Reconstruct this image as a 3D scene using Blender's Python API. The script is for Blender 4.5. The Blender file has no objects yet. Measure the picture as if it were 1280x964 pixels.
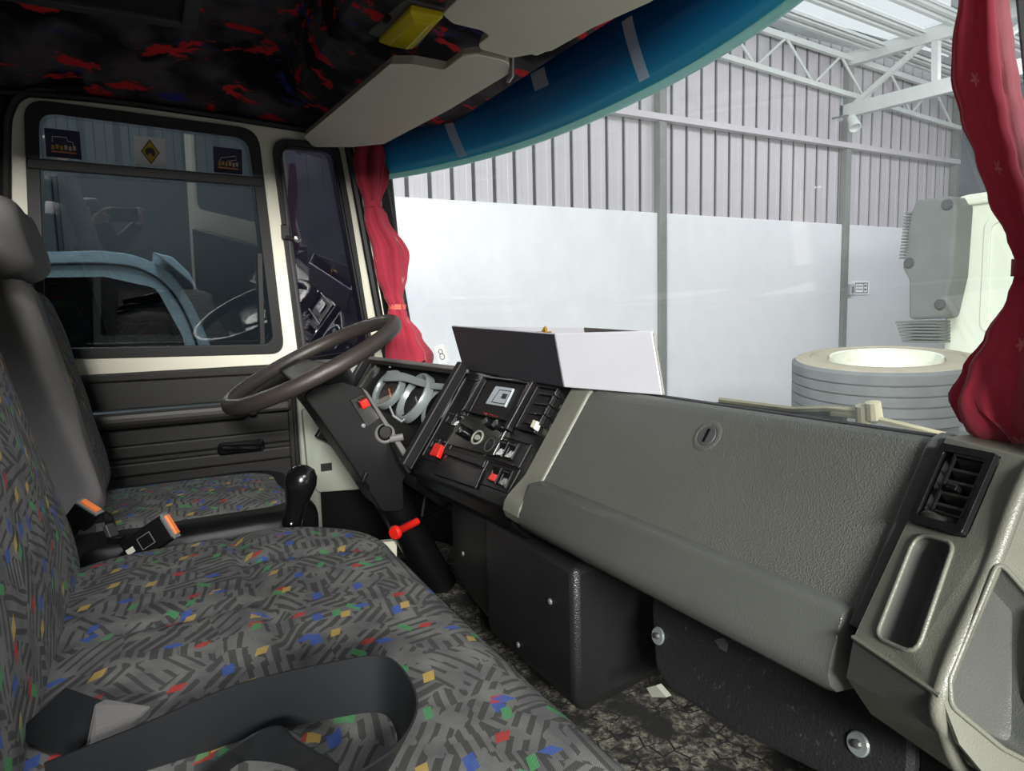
import bpy, math, random
from mathutils import Vector, Matrix, noise
from mathutils.geometry import tessellate_polygon
random.seed(7)
S = bpy.context.scene
COL = S.collection
V = Vector
PI = math.pi

# ------------------------------------------------------------------ camera
FPX = 830.0
CAM = V((1.15, 0.0, 0.90))
_vl = V((183 - 640, 402 - 482, FPX)).normalized()
_vf = V((2170 - 640, 350 - 482, FPX)); _vf = (_vf - _vl * _vf.dot(_vl)).normalized()
_dn = _vl.cross(_vf)
if _dn.y < 0: _dn = -_dn
AX, AY, AZ = -_vl, _vf, -_dn                 # world axes written in (right, down, forward) of the lens
def cam_dir(a, b, c): d = V((a, b, c)); return V((AX.dot(d), AY.dot(d), AZ.dot(d)))
cam = bpy.data.cameras.new('camera'); camo = bpy.data.objects.new('camera', cam); COL.objects.link(camo)
cam.sensor_fit = 'HORIZONTAL'; cam.sensor_width = 36.0; cam.lens = 36.0 * FPX / 1280.0
cam.clip_start = 0.004; cam.clip_end = 200
r_, d_, f_ = cam_dir(1, 0, 0), cam_dir(0, 1, 0), cam_dir(0, 0, 1)
m3 = Matrix((r_, -d_, -f_)).transposed()
camo.matrix_world = Matrix.Translation(CAM) @ m3.to_4x4()
S.camera = camo

# ------------------------------------------------------------------ world, lamps, exposure
w = bpy.data.worlds.new('world'); S.world = w; w.use_nodes = True
bg = w.node_tree.nodes['Background']; bg.inputs[0].default_value = (0.93, 0.97, 1.0, 1); bg.inputs[1].default_value = 0.95
S.view_settings.view_transform = 'Standard'; S.view_settings.look = 'None'
S.view_settings.exposure = 0.12; S.view_settings.gamma = 1.0; S.view_settings.use_curve_mapping = False
def area(name, loc, target, size, power, col=(1, 1, 1)):
    l = bpy.data.lights.new(name, 'AREA'); l.shape = 'RECTANGLE'; l.size, l.size_y = size
    l.energy = power; l.color = col
    o = bpy.data.objects.new(name, l); COL.objects.link(o); o.location = loc
    o.rotation_euler = (V(target) - V(loc)).to_track_quat('-Z', 'Y').to_euler()
    return o
# unseen lamps, placed and powered for the light they give
area('hall_lamp_door_side', (4.2, -0.9, 1.95), (-0.6, 0.2, 1.0), (1.4, 0.5), 480, (1, 0.98, 0.93))
area('hall_lamp_seat_side', (3.4, 1.3, 2.9), (0.2, 0.0, 0.7), (1.2, 0.5), 120, (0.97, 0.98, 1.0))
area('hall_lamp_front', (-3.0, 9.2, 4.0), (-5.9, 9.2, 1.2), (6.0, 0.6), 120, (0.93, 0.94, 1.0))
area('fill_blue_truck', (-1.6, -0.2, 4.2), (-2.6, 0.0, 0.5), (0.5, 1.6), 420, (0.9, 0.97, 1.0))  # added above the pale blue truck to brighten it
area('fill_white_truck', (1.2, 3.5, 3.9), (-0.6, 6.0, 0.6), (0.6, 2.0), 14, (1, 1, 0.95))  # added to brighten the back of the white truck

# ------------------------------------------------------------------ pixel -> place helpers
def ray(px, py): return cam_dir(px - 640, py - 482, FPX)
def on(px, py, ax, val):
    d = ray(px, py); i = 'xyz'.index(ax); return CAM + d * ((val - CAM[i]) / d[i])
def onp(px, py, p0, n):
    d = ray(px, py); return CAM + d * ((V(p0) - CAM).dot(n) / d.dot(n))

# ------------------------------------------------------------------ mesh helpers
class MB:
    def __init__(s): s.v = []; s.f = []; s.uv = None
    def add(s, verts, faces):
        b = len(s.v); s.v += [tuple(p) for p in verts]; s.f += [tuple(b + i for i in f) for f in faces]; return s
    def box(s, lo, hi):
        (a, b, c), (d, e, f) = lo, hi
        return s.add([(a,b,c),(d,b,c),(d,e,c),(a,e,c),(a,b,f),(d,b,f),(d,e,f),(a,e,f)],
                     [(0,3,2,1),(4,5,6,7),(0,1,5,4),(1,2,6,5),(2,3,7,6),(3,0,4,7)])
    def obox(s, c, ex, ey, ez):            # half extents as vectors
        c = V(c); P = []
        for k in (-1, 1):
            for i, j in ((-1,-1),(1,-1),(1,1),(-1,1)): P.append(c + ex*i + ey*j + ez*k)
        return s.add(P, [(0,3,2,1),(4,5,6,7),(0,1,5,4),(1,2,6,5),(2,3,7,6),(3,0,4,7)])
    def prism(s, pts, vec):
        pts = [V(p) for p in pts]; vec = V(vec); n = len(pts)
        f = [tuple(range(n))[::-1], tuple(range(n, 2*n))] + [(i, (i+1) % n, n + (i+1) % n, n + i) for i in range(n)]
        return s.add(pts + [p + vec for p in pts], f)
    def holed(s, loops, vec):              # outer loop + hole loops, extruded
        vec = V(vec); flat = [V(p) for L in loops for p in L]; n = len(flat)
        tri = tessellate_polygon([[V(p) for p in L] for L in loops])
        f = [tuple(t) for t in tri] + [tuple(n + i for i in t[::-1]) for t in tri]
        b = 0
        for L in loops:
            m = len(L); f += [(b + i, b + (i+1) % m, n + b + (i+1) % m, n + b + i) for i in range(m)]; b += m
        return s.add(flat + [p + vec for p in flat], f)
    def tube(s, path, r, seg=8, cap=True, closed=False):
        path = [V(p) for p in path]; n = len(path); rs = r if isinstance(r, (list, tuple)) else [r]*n
        P = []; prev = None
        for i, p in enumerate(path):
            if closed: t = path[(i+1) % n] - path[i-1]
            else: t = path[min(i+1, n-1)] - path[max(i-1, 0)]
            t.normalize()
            if prev is None: a = t.orthogonal().normalized()
            else:
                a = prev - t * prev.dot(t)
                a = a.normalized() if a.length > 1e-6 else t.orthogonal().normalized()
            prev = a; b = t.cross(a)
            for k in range(seg):
                q = 2*PI*k/seg; P.append(p + (a*math.cos(q) + b*math.sin(q)) * rs[i])
        f = []
        for i in range(n if closed else n-1):
            j = (i+1) % n
            for k in range(seg):
                f.append((i*seg+k, i*seg+(k+1) % seg, j*seg+(k+1) % seg, j*seg+k))
        if cap and not closed: f += [tuple(range(seg))[::-1], tuple((n-1)*seg+k for k in range(seg))]
        return s.add(P, f)
    def lathe(s, prof, c, axis, seg=24):   # prof: (radius, height along axis); open profile, capped when r == 0
        c = V(c); ax = V(axis).normalized(); a = ax.orthogonal().normalized(); b = ax.cross(a); P = []; m = len(prof)
        for r, h in prof:
            for k in range(seg):
                q = 2*PI*k/seg; P.append(c + ax*h + (a*math.cos(q) + b*math.sin(q))*max(r, 1e-5))
        f = [(i*seg+k, i*seg+(k+1) % seg, (i+1)*seg+(k+1) % seg, (i+1)*seg+k) for i in range(m-1) for k in range(seg)]
        return s.add(P, f)
    def grid(s, fn, nu, nv):
        P = [fn(i/nu, j/nv) for j in range(nv+1) for i in range(nu+1)]
        f = [(j*(nu+1)+i, j*(nu+1)+i+1, (j+1)*(nu+1)+i+1, (j+1)*(nu+1)+i) for j in range(nv) for i in range(nu)]
        return s.add(P, f)
    def loft(s, rings, cap=True):
        n = len(rings[0]); P = [p for R in rings for p in R]
        f = [(i*n+k, i*n+(k+1) % n, (i+1)*n+(k+1) % n, (i+1)*n+k) for i in range(len(rings)-1) for k in range(n)]
        if cap: f += [tuple(range(n))[::-1], tuple((len(rings)-1)*n+k for k in range(n))]
        return s.add(P, f)
    def mesh(s, name, smooth=False, angle=0.6):
        me = bpy.data.meshes.new(name); me.from_pydata(s.v, [], s.f)
        import bmesh
        bm = bmesh.new(); bm.from_mesh(me)
        bmesh.ops.recalc_face_normals(bm, faces=bm.faces)
        if smooth:
            for f in bm.faces: f.smooth = True
            for e in bm.edges:
                if len(e.link_faces) == 2 and e.calc_face_angle(0) > angle: e.smooth = False
        bm.to_mesh(me); bm.free()
        if s.uv:
            L = me.uv_layers.new(name='UVMap')
            for l in me.loops: L.data[l.index].uv = s.uv[l.vertex_index]
        return me

def wo(o):
    p = V((0, 0, 0))
    while o: p += V(o.location); o = o.parent
    return p
def put(name, me, mat, parent=None, bevel=0, seg=2, solid=0, sub=0, kind=None, label=None, loc=None):
    o = bpy.data.objects.new(name, me if not isinstance(me, MB) else me.mesh(name)); COL.objects.link(o)
    if mat and not o.data.materials: o.data.materials.append(mat)
    L = V(loc) if loc is not None else V((0, 0, 0))
    if parent: o.parent = parent; L = L - wo(parent)
    o.location = L
    if solid: q = o.modifiers.new('solid', 'SOLIDIFY'); q.thickness = solid; q.offset = 0
    if bevel:
        q = o.modifiers.new('bevel', 'BEVEL'); q.width = bevel; q.segments = seg; q.limit_method = 'ANGLE'; q.angle_limit = 0.6
        q.harden_normals = False
    if sub: q = o.modifiers.new('sub', 'SUBSURF'); q.levels = sub; q.render_levels = sub
    if kind: o['kind'] = kind
    if label: o['label'] = label
    return o
def thing(name, label, cat, loc, group=None, kind=None):
    o = bpy.data.objects.new(name, None); COL.objects.link(o); o.location = loc; o.empty_display_size = .05
    o['label'] = label
    if cat: o['category'] = cat
    if group: o['group'] = group
    if kind: o['kind'] = kind
    return o
def tag(o, label, cat, group=None, kind=None):
    o['label'] = label
    if cat: o['category'] = cat
    if group: o['group'] = group
    if kind: o['kind'] = kind
    return o
def rnd_poly(pts, r, n=5):                 # round the corners of a planar polygon
    pts = [V(p) for p in pts]; out = []; m = len(pts)
    for i, p in enumerate(pts):
        rr = r[i] if isinstance(r, (list, tuple)) else r
        a = (pts[i-1] - p); b = (pts[(i+1) % m] - p); la, lb = a.length, b.length; a.normalize(); b.normalize()
        ang = a.angle(b); t = min(rr / math.tan(ang/2), la*.49, lb*.49)
        p0, p1 = p + a*t, p + b*t
        for k in range(n+1):
            u = k/n; out.append(p0*(1-u)**2 + p*2*u*(1-u) + p1*u*u)
    return out
def inset(pts, d):                          # move a planar polygon's edges inward by d
    pts = [V(p) for p in pts]; n = len(pts); c = sum(pts, V())/n
    nor = V()
    for i in range(n): nor += (pts[i]-c).cross(pts[(i+1) % n]-c)
    nor.normalize(); out = []
    for i in range(n):
        a, p, b = pts[i-1], pts[i], pts[(i+1) % n]
        e1 = (p-a).normalized(); e2 = (b-p).normalized(); n1 = nor.cross(e1); n2 = nor.cross(e2)
        k = (n1+n2); k = k / max(k.length_squared, 1e-6) * 2
        out.append(p + k*d)
    return out
def interp(tab, x):
    if x <= tab[0][0]: return tab[0][1:]
    for a, b in zip(tab, tab[1:]):
        if x <= b[0]:
            u = (x-a[0])/(b[0]-a[0]); u = u*u*(3-2*u)
            return tuple(p*(1-u)+q*u for p, q in zip(a[1:], b[1:]))
    return tab[-1][1:]
def bez(pts, n):                            # Catmull-Rom through points
    pts = [V(p) for p in pts]; out = []; m = len(pts)
    for i in range(m-1):
        a, b, c, d = pts[max(i-1, 0)], pts[i], pts[i+1], pts[min(i+2, m-1)]
        for k in range(n):
            t = k/n; out.append(.5*((2*b)+(c-a)*t+(2*a-5*b+4*c-d)*t*t+(3*b-a-3*c+d)*t**3))
    return out + [pts[-1]]

# ------------------------------------------------------------------ materials
def lin(c): return tuple(((x/255)/12.92 if x <= 10 else ((x/255+.055)/1.055)**2.4) for x in c)
class NT:
    def __init__(s, name):
        s.m = bpy.data.materials.new(name); s.m.use_nodes = True; s.t = s.m.node_tree; s.t.nodes.clear()
        s.out = s.t.nodes.new('ShaderNodeOutputMaterial')
    def n(s, typ, props=None, **ins):
        q = s.t.nodes.new('ShaderNode'+typ)
        for k, v in (props or {}).items(): setattr(q, k, v)
        for k, v in ins.items():
            k = k.replace('_', ' ') if k.replace('_', ' ') in q.inputs else k
            s.set(q.inputs[k], v)
        return q
    def set(s, sock, v):
        if isinstance(v, bpy.types.NodeSocket): s.t.links.new(v, sock)
        elif isinstance(v, (tuple, list)) and sock.type == 'RGBA' and len(v) == 3: sock.default_value = (*v, 1)
        else: sock.default_value = v
    def ma(s, op, a, b=0.0, c=None):
        q = s.t.nodes.new('ShaderNodeMath'); q.operation = op; s.set(q.inputs[0], a); s.set(q.inputs[1], b)
        if c is not None: s.set(q.inputs[2], c)
        return q.outputs[0]
    def vm(s, op, a, b=(0, 0, 0)):
        q = s.t.nodes.new('ShaderNodeVectorMath'); q.operation = op; s.set(q.inputs[0], a); s.set(q.inputs[1], b); return q
    def mix(s, f, a, b):
        q = s.t.nodes.new('ShaderNodeMix'); q.data_type = 'RGBA'; s.set(q.inputs[0], f); s.set(q.inputs[6], a); s.set(q.inputs[7], b)
        return q.outputs[2]
    def co(s, which='Object'): return s.n('TexCoord').outputs[which]
    def noise(s, vec, scale, detail=3, rough=.5): return s.n('TexNoise', Vector=vec, Scale=scale, Detail=detail, Roughness=rough).outputs['Fac']
    def ramp(s, f, stops):
        q = s.t.nodes.new('ShaderNodeValToRGB'); s.set(q.inputs[0], f); e = q.color_ramp.elements
        while len(e) < len(stops): e.new(.5)
        for i, (p, c) in enumerate(stops): e[i].position = p; e[i].color = (*c, 1) if len(c) == 3 else c
        return q.outputs[0]
    def step(s, f, lo, hi):
        q = s.t.nodes.new('ShaderNodeMapRange'); s.set(q.inputs[0], f); q.inputs[1].default_value = lo; q.inputs[2].default_value = hi
        return q.outputs[0]
    def bsdf(s, **k):
        b = s.n('BsdfPrincipled', **k); return b
    def bump(s, h, strength, dist=.001):
        return s.n('Bump', Strength=strength, Distance=dist, Height=h).outputs[0]
    def done(s, sh): s.t.links.new(sh.outputs[0] if hasattr(sh, 'outputs') else sh, s.out.inputs[0]); return s.m
def plain(name, rgb, rough=.5, metal=0, var=.12, vs=9, bs=0, bst=.3, spec=.5, bd=.0006, coat=0):
    t = NT(name); c = lin(rgb); o = t.co()
    f = t.noise(o, vs, 4, .6)
    dk = tuple(x*(1-var) for x in c); lt = tuple(min(1, x*(1+var)) for x in c)
    kw = dict(Base_Color=t.ramp(f, [(.3, dk), (.7, lt)]), Roughness=rough, Metallic=metal, Specular_IOR_Level=spec)
    if coat: kw['Coat Weight'] = coat
    if bs:
        v = t.n('TexVoronoi', Vector=o, Scale=bs).outputs['Distance']
        h = t.ma('ADD', v, t.ma('MULTIPLY', t.noise(o, bs*.6, 2), .8))
        kw['Normal'] = t.bump(h, bst, bd)
    b = t.n('BsdfPrincipled', **{k: v for k, v in kw.items()})
    return t.done(b)
M = {}
M['cream'] = plain('cream_paint', (226, 223, 206), .32, var=.04, vs=3)
M['rubber'] = plain('black_rubber', (16, 16, 18), .55)
M['blackplastic'] = plain('black_plastic', (17, 17, 18), .36, bs=900, bst=.25, spec=.3)
M['blackgloss'] = plain('glossy_black_plastic', (14, 14, 15), .2)
M['consoleblack'] = plain('console_black', (12, 12, 13), .34, bs=700, bst=.15, spec=.3)
M['doorvinyl'] = plain('door_vinyl', (30, 29, 28), .5, bs=700, bst=.3, var=.08, spec=.3)
M['armrest'] = plain('armrest_vinyl', (42, 40, 38), .45, bs=600, bst=.3)
M['boxblack'] = plain('box_black_plastic', (28, 28, 29), .36, bs=420, bst=.5, bd=.001)
M['dash'] = plain('dash_vinyl', (77, 79, 75), .36, bs=560, bst=.8, var=.05, bd=.0009)
M['dashroll'] = plain('dash_roll_vinyl', (74, 76, 73), .30, bs=700, bst=.4, var=.06, bd=.0006)
M['dashtan'] = plain('dash_trim_plastic', (98, 99, 90), .40, bs=700, bst=.35, var=.12, vs=14)
M['headvinyl'] = plain('grey_vinyl', (98, 96, 95), .48, bs=600, bst=.4)
M['panelgrey'] = plain('grey_green_paint', (150, 155, 143), .45, var=.04)
M['visor'] = plain('visor_vinyl', (206, 203, 186), .55, bs=700, bst=.2, var=.05, vs=4)
M['greymetal'] = plain('grey_metal', (120, 120, 118), .35, metal=.8)
M['chrome'] = plain('chrome', (190, 190, 188), .15, metal=1, var=.03)
M['silver'] = plain('silver_plastic', (126, 134, 134), .3, metal=.3, var=.05)
M['red'] = plain('red_plastic', (205, 32, 26), .35, var=.06)
M['orange'] = plain('orange_plastic', (235, 130, 70), .4, var=.05)
M['white'] = plain('white_card', (180, 181, 188), .55, var=.03)
M['darkcard'] = plain('dark_card', (40, 40, 46), .5, var=.08)
M['signwhite'] = plain('sign_white', (245, 246, 248), .4, var=.01)
M['greycard'] = plain('card_inside', (120, 118, 112), .6)
M['gold'] = plain('gold_metal', (200, 150, 40), .3, metal=.7)
M['ink'] = plain('ink', (40, 40, 48), .5)
M['hatch'] = plain('hatch_frame', (62, 60, 62), .6)
M['hatchdark'] = plain('hatch_inside', (14, 13, 14), .7)
M['ground'] = plain('hall_floor', (190, 188, 182), .5, vs=2)
M['wallwhite'] = plain('white_panel_paint', (218, 218, 220), .45, var=.025, vs=.8)
M['wallgrey'] = plain('grey_wall_tone', (56, 58, 61), .5, var=.05, vs=.8)  # darker wall tone, used where the driver window looks out
M['clad'] = plain('cladding_steel', (184, 178, 182), .5, metal=.1, var=.05, vs=2)
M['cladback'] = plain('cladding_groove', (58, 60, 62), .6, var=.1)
M['post'] = plain('post_steel', (118, 120, 116), .5)
M['trussw'] = plain('truss_paint', (196, 200, 196), .45, var=.04)
M['endwall'] = plain('end_wall', (92, 98, 104), .6)
M['truckwhite'] = plain('truck_white_paint', (222, 228, 208), .4, var=.03, vs=2)
M['snorkel'] = plain('snorkel_plastic', (104, 108, 104), .6, var=.08)
M['tyre'] = plain('tyre_rubber', (88, 90, 90), .75, bs=120, bst=.3, var=.15)
M['tyredust'] = plain('dusty_sidewall', (142, 134, 116), .8, var=.1)
M['rim'] = plain('rim_paint', (205, 205, 190), .4)
M['chassis'] = plain('chassis_paint', (96, 100, 98), .6)
M['wiper'] = plain('wiper_paint', (176, 170, 142), .5)
M['bluepaint'] = plain('pale_blue_paint', (182, 196, 202), .25, var=.03, coat=.5)
M['belt'] = plain('belt_webbing', (23, 25, 28), .42, bs=0)
M['pedal'] = plain('pedal_rubber', (70, 70, 66), .7)
M['skin'] = plain('skin', (226, 178, 150), .5, var=.06, vs=30)
M['cloth'] = plain('dark_clothes', (36, 42, 54), .8)
M['hair'] = plain('dark_hair', (28, 22, 18), .6)
M['phone'] = plain('phone_body', (52, 62, 74), .3)
M['paper'] = plain('paper', (225, 225, 222), .7)
M['tie'] = plain('curtain_tie', (196, 92, 78), .7)
M['led'] = plain('display_blue', (60, 90, 170), .3)
M['lcd'] = plain('display_card', (160, 170, 176), .35)
M['needle'] = plain('gauge_face', (52, 44, 42), .4)
M['yellow'] = plain('sticker_yellow', (200, 160, 50), .5)
M['navy'] = plain('sticker_navy', (34, 34, 74), .5)
M['stickerline'] = plain('sticker_print', (215, 190, 175), .5)
M['wheelrim'] = plain('wheel_leather', (52, 47, 45), .42, bs=500, bst=.5, var=.1)

def glass(name, tint, refl=.0, dust_haze=0.0, haze_col=(.8, .85, .85), rough=.0):
    t = NT(name)
    tr = t.n('BsdfTransparent', Color=tint); gl = t.n('BsdfGlossy', Color=(1, 1, 1), Roughness=rough)
    fc = t.n('LayerWeight', Blend=.5).outputs['Facing']
    f = t.ma('ADD', t.ma('MULTIPLY', t.ma('POWER', fc, 5.0), .9), .045 + refl)
    mx = t.n('MixShader'); t.set(mx.inputs[0], f); t.t.links.new(tr.outputs[0], mx.inputs[1]); t.t.links.new(gl.outputs[0], mx.inputs[2])
    if dust_haze:  # pale veil: slight dust plus washed-out glare put into the glass
        tl = t.n('BsdfTranslucent', Color=haze_col)
        o = t.co(); g = t.noise(t.vm('MULTIPLY', o, (1.5, 1, 1)).outputs[0], 5, 5, .65)
        m2 = t.n('MixShader'); t.set(m2.inputs[0], t.ma('MULTIPLY', t.step(g, .25, .75), dust_haze))
        t.t.links.new(mx.outputs[0], m2.inputs[1]); t.t.links.new(tl.outputs[0], m2.inputs[2]); mx = m2
    return t.done(mx)
M['windshield'] = glass('windshield_glass', (.975, .985, .985), -.02, .08)
M['doorglass'] = glass('door_glass', (.34, .38, .40), .03)
M['quarterglass'] = glass('quarter_glass', (.30, .28, .36), .06)
M['darkglass'] = glass('dark_glass', (.10, .13, .14), .03)
M['gaugeglass'] = glass('gauge_glass', (.8, .8, .8), .02)

def seat_fabric():
    t = NT('seat_fabric'); uv = t.co('UV')
    warp = t.n('TexNoise', Vector=uv, Scale=9, Detail=1)
    p = t.vm('ADD', uv, t.vm('SCALE', t.vm('SUBTRACT', warp.outputs['Color'], (.5, .5, .5)).outputs[0]).outputs[0])
    p.inputs[1].links[0].from_node.inputs['Scale'].default_value = .02
    p = p.outputs[0]
    base = t.ramp(t.noise(uv, 22, 3), [(.35, lin((90, 90, 91))), (.65, lin((114, 114, 111)))])
    vo = t.n('TexVoronoi', {'distance': 'MANHATTAN'}, Vector=p, Scale=17, Randomness=.85)
    sx = t.n('SeparateColor', Color=vo.outputs['Color'])
    ang = t.ma('MULTIPLY', t.ma('ROUND', t.ma('MULTIPLY', sx.outputs[0], 3.0)), .55)
    ang = t.ma('SUBTRACT', ang, .45)
    sp = t.n('SeparateXYZ', Vector=p)
    q = t.ma('ADD', t.ma('MULTIPLY', sp.outputs[0], t.ma('SINE', ang)), t.ma('MULTIPLY', sp.outputs[1], t.ma('COSINE', ang)))
    st = t.ma('FRACT', t.ma('ADD', t.ma('MULTIPLY', q, 74), t.ma('MULTIPLY', sx.outputs[1], 7)))
    stripe = t.ma('LESS_THAN', st, t.ma('ADD', t.ma('MULTIPLY', sx.outputs[2], .35), .3))
    stripe = t.ma('MULTIPLY', stripe, t.ma('GREATER_THAN', t.noise(p, 30, 1), .42))
    col = t.mix(t.ma('MULTIPLY', stripe, .72), base, lin((52, 51, 52)))
    lt = t.ma('GREATER_THAN', t.noise(t.vm('MULTIPLY', p, (1, 2.2, 1)).outputs[0], 17, 1), .62)
    col = t.mix(t.ma('MULTIPLY', t.ma('MULTIPLY', lt, t.ma('SUBTRACT', 1, stripe)), .35), col, lin((112, 111, 108)))
    for k, (rgb, a, sc, w_, h_) in enumerate((((60, 88, 158), .12, 13.0, .15, .085), ((168, 58, 54), .5, 12.6, .10, .085),
                                              ((76, 142, 92), -.65, 12.2, .15, .07), ((182, 154, 84), .3, 12.0, .12, .07),
                                              ((60, 88, 158), 1.3, 11.3, .10, .07), ((76, 142, 92), .25, 11.9, .13, .06))):
        ca, sa = math.cos(a), math.sin(a)
        x = t.ma('ADD', t.ma('ADD', t.ma('MULTIPLY', sp.outputs[0], ca*sc), t.ma('MULTIPLY', sp.outputs[1], -sa*sc)), k*3.37)
        y = t.ma('ADD', t.ma('ADD', t.ma('MULTIPLY', sp.outputs[0], sa*sc), t.ma('MULTIPLY', sp.outputs[1], ca*sc)), k*1.71)
        cell = t.n('CombineXYZ', X=t.ma('FLOOR', x), Y=t.ma('FLOOR', y), Z=float(k))
        wn = t.n('TexWhiteNoise', Vector=cell.outputs[0]); rc = t.n('SeparateColor', Color=wn.outputs['Color'])
        cx = t.ma('ADD', t.ma('MULTIPLY', rc.outputs[0], .5), .25); cy = t.ma('ADD', t.ma('MULTIPLY', rc.outputs[1], .5), .25)
        fx = t.ma('SUBTRACT', t.ma('FRACT', x), cx); fy = t.ma('SUBTRACT', t.ma('FRACT', y), cy)
        fx = t.ma('ADD', fx, t.ma('MULTIPLY', fy, .5))
        inside = t.ma('MULTIPLY', t.ma('LESS_THAN', t.ma('ABSOLUTE', fx), w_*.85), t.ma('LESS_THAN', t.ma('ABSOLUTE', fy), h_*.9))
        inside = t.ma('MULTIPLY', inside, t.ma('LESS_THAN', rc.outputs[2], .46))
        col = t.mix(t.ma('MULTIPLY', inside, .85), col, lin(rgb))
    weave = t.n('TexWave', {'bands_direction': 'DIAGONAL'}, Vector=uv, Scale=260, Distortion=2)
    b = t.bsdf(Base_Color=col, Roughness=.85, Specular_IOR_Level=.25, Normal=t.bump(weave.outputs['Fac'], .35, .0008))
    return t.done(b)
M['fabric'] = seat_fabric()

def headliner():
    t = NT('headliner_fabric'); o = t.co(); p = t.vm('MULTIPLY', o, (1, 1, 1.6)).outputs[0]
    base = t.ramp(t.noise(p, 9, 3), [(.35, lin((40, 36, 42))), (.6, lin((82, 76, 80)))])
    w_ = t.n('TexNoise', Vector=p, Scale=5, Detail=2)
    q = t.vm('ADD', p, t.vm('SCALE', w_.outputs['Color']).outputs[0]); q.inputs[1].links[0].from_node.inputs['Scale'].default_value = .18
    q = q.outputs[0]
    r = t.noise(t.vm('MULTIPLY', q, (14, 6, 14)).outputs[0], 1.0, 4, .65)
    bl = t.noise(t.vm('ADD', t.vm('MULTIPLY', q, (11, 6, 11)).outputs[0], (9.1, 4.2, 7)).outputs[0], 1.0, 4, .65)
    dk = t.noise(t.vm('ADD', t.vm('MULTIPLY', q, (5, 4, 5)).outputs[0], (2, 8, 3)).outputs[0], 1, 3)
    col = t.mix(t.step(dk, .52, .6), base, lin((24, 20, 26)))
    col = t.mix(t.step(bl, .60, .66), col, lin((52, 56, 128)))
    col = t.mix(t.step(r, .57, .60), col, lin((205, 48, 54)))
    b = t.bsdf(Base_Color=col, Roughness=.9, Specular_IOR_Level=.15, Normal=t.bump(t.noise(o, 900, 1), .3))
    return t.done(b)
M['headliner'] = headliner()

def carpet():
    t = NT('carpet'); o = t.co()
    n1 = t.noise(o, 70, 5, .75)
    col = t.ramp(n1, [(.40, lin((20, 20, 19))), (.5, lin((66, 64, 58))), (.64, lin((140, 136, 122)))])
    v = t.n('TexVoronoi', {'feature': 'DISTANCE_TO_EDGE'}, Vector=t.vm('MULTIPLY', o, (1, .7, 1)).outputs[0], Scale=34, Randomness=.6).outputs[0]
    col = t.mix(t.ma('MULTIPLY', t.ma('LESS_THAN', v, .045), t.ma('GREATER_THAN', t.noise(o, 25, 2), .46)), col, lin((12, 12, 12)))
    col = t.mix(t.step(t.noise(o, 14, 3), .48, .62), col, lin((24, 24, 23)))
    b = t.bsdf(Base_Color=col, Roughness=.95, Normal=t.bump(t.noise(o, 500, 2), .6, .002))
    return t.done(b)
M['carpet'] = carpet()

def curtain_mat():
    t = NT('curtain_cloth'); o = t.co(); uv = t.co('UV')
    base = t.ramp(t.noise(o, 6, 3), [(.35, lin((160, 44, 64))), (.65, lin((180, 54, 74)))])
    g = t.vm('MULTIPLY', uv, (9, 9, 1)).outputs[0]; sp = t.n('SeparateXYZ', Vector=g)
    sy = t.ma('ADD', sp.outputs[1], t.ma('MULTIPLY', t.ma('FLOOR', sp.outputs[0]), .5))
    fx = t.ma('SUBTRACT', t.ma('FRACT', sp.outputs[0]), .5); fy = t.ma('SUBTRACT', t.ma('FRACT', sy), .5)
    d = t.ma('SQRT', t.ma('ADD', t.ma('MULTIPLY', fx, fx), t.ma('MULTIPLY', fy, fy)))
    a = t.ma('ARCTAN2', fy, fx); pet = t.ma('ADD', .055, t.ma('MULTIPLY', t.ma('SINE', t.ma('MULTIPLY', a, 5)), .03))
    fl = t.ma('LESS_THAN', d, pet)
    col = t.mix(t.ma('MULTIPLY', fl, .7), base, lin((215, 140, 130)))
    b = t.bsdf(Base_Color=col, Roughness=.75, Specular_IOR_Level=.25, Normal=t.bump(t.noise(o, 700, 1), .25))
    b.inputs['Sheen Weight'].default_value = .25
    tl = t.n('BsdfTranslucent', Color=lin((200, 40, 60))); mx = t.n('MixShader', Fac=.3)
    t.t.links.new(b.outputs[0], mx.inputs[1]); t.t.links.new(tl.outputs[0], mx.inputs[2])
    return t.done(mx)
M['curtain'] = curtain_mat()

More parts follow.
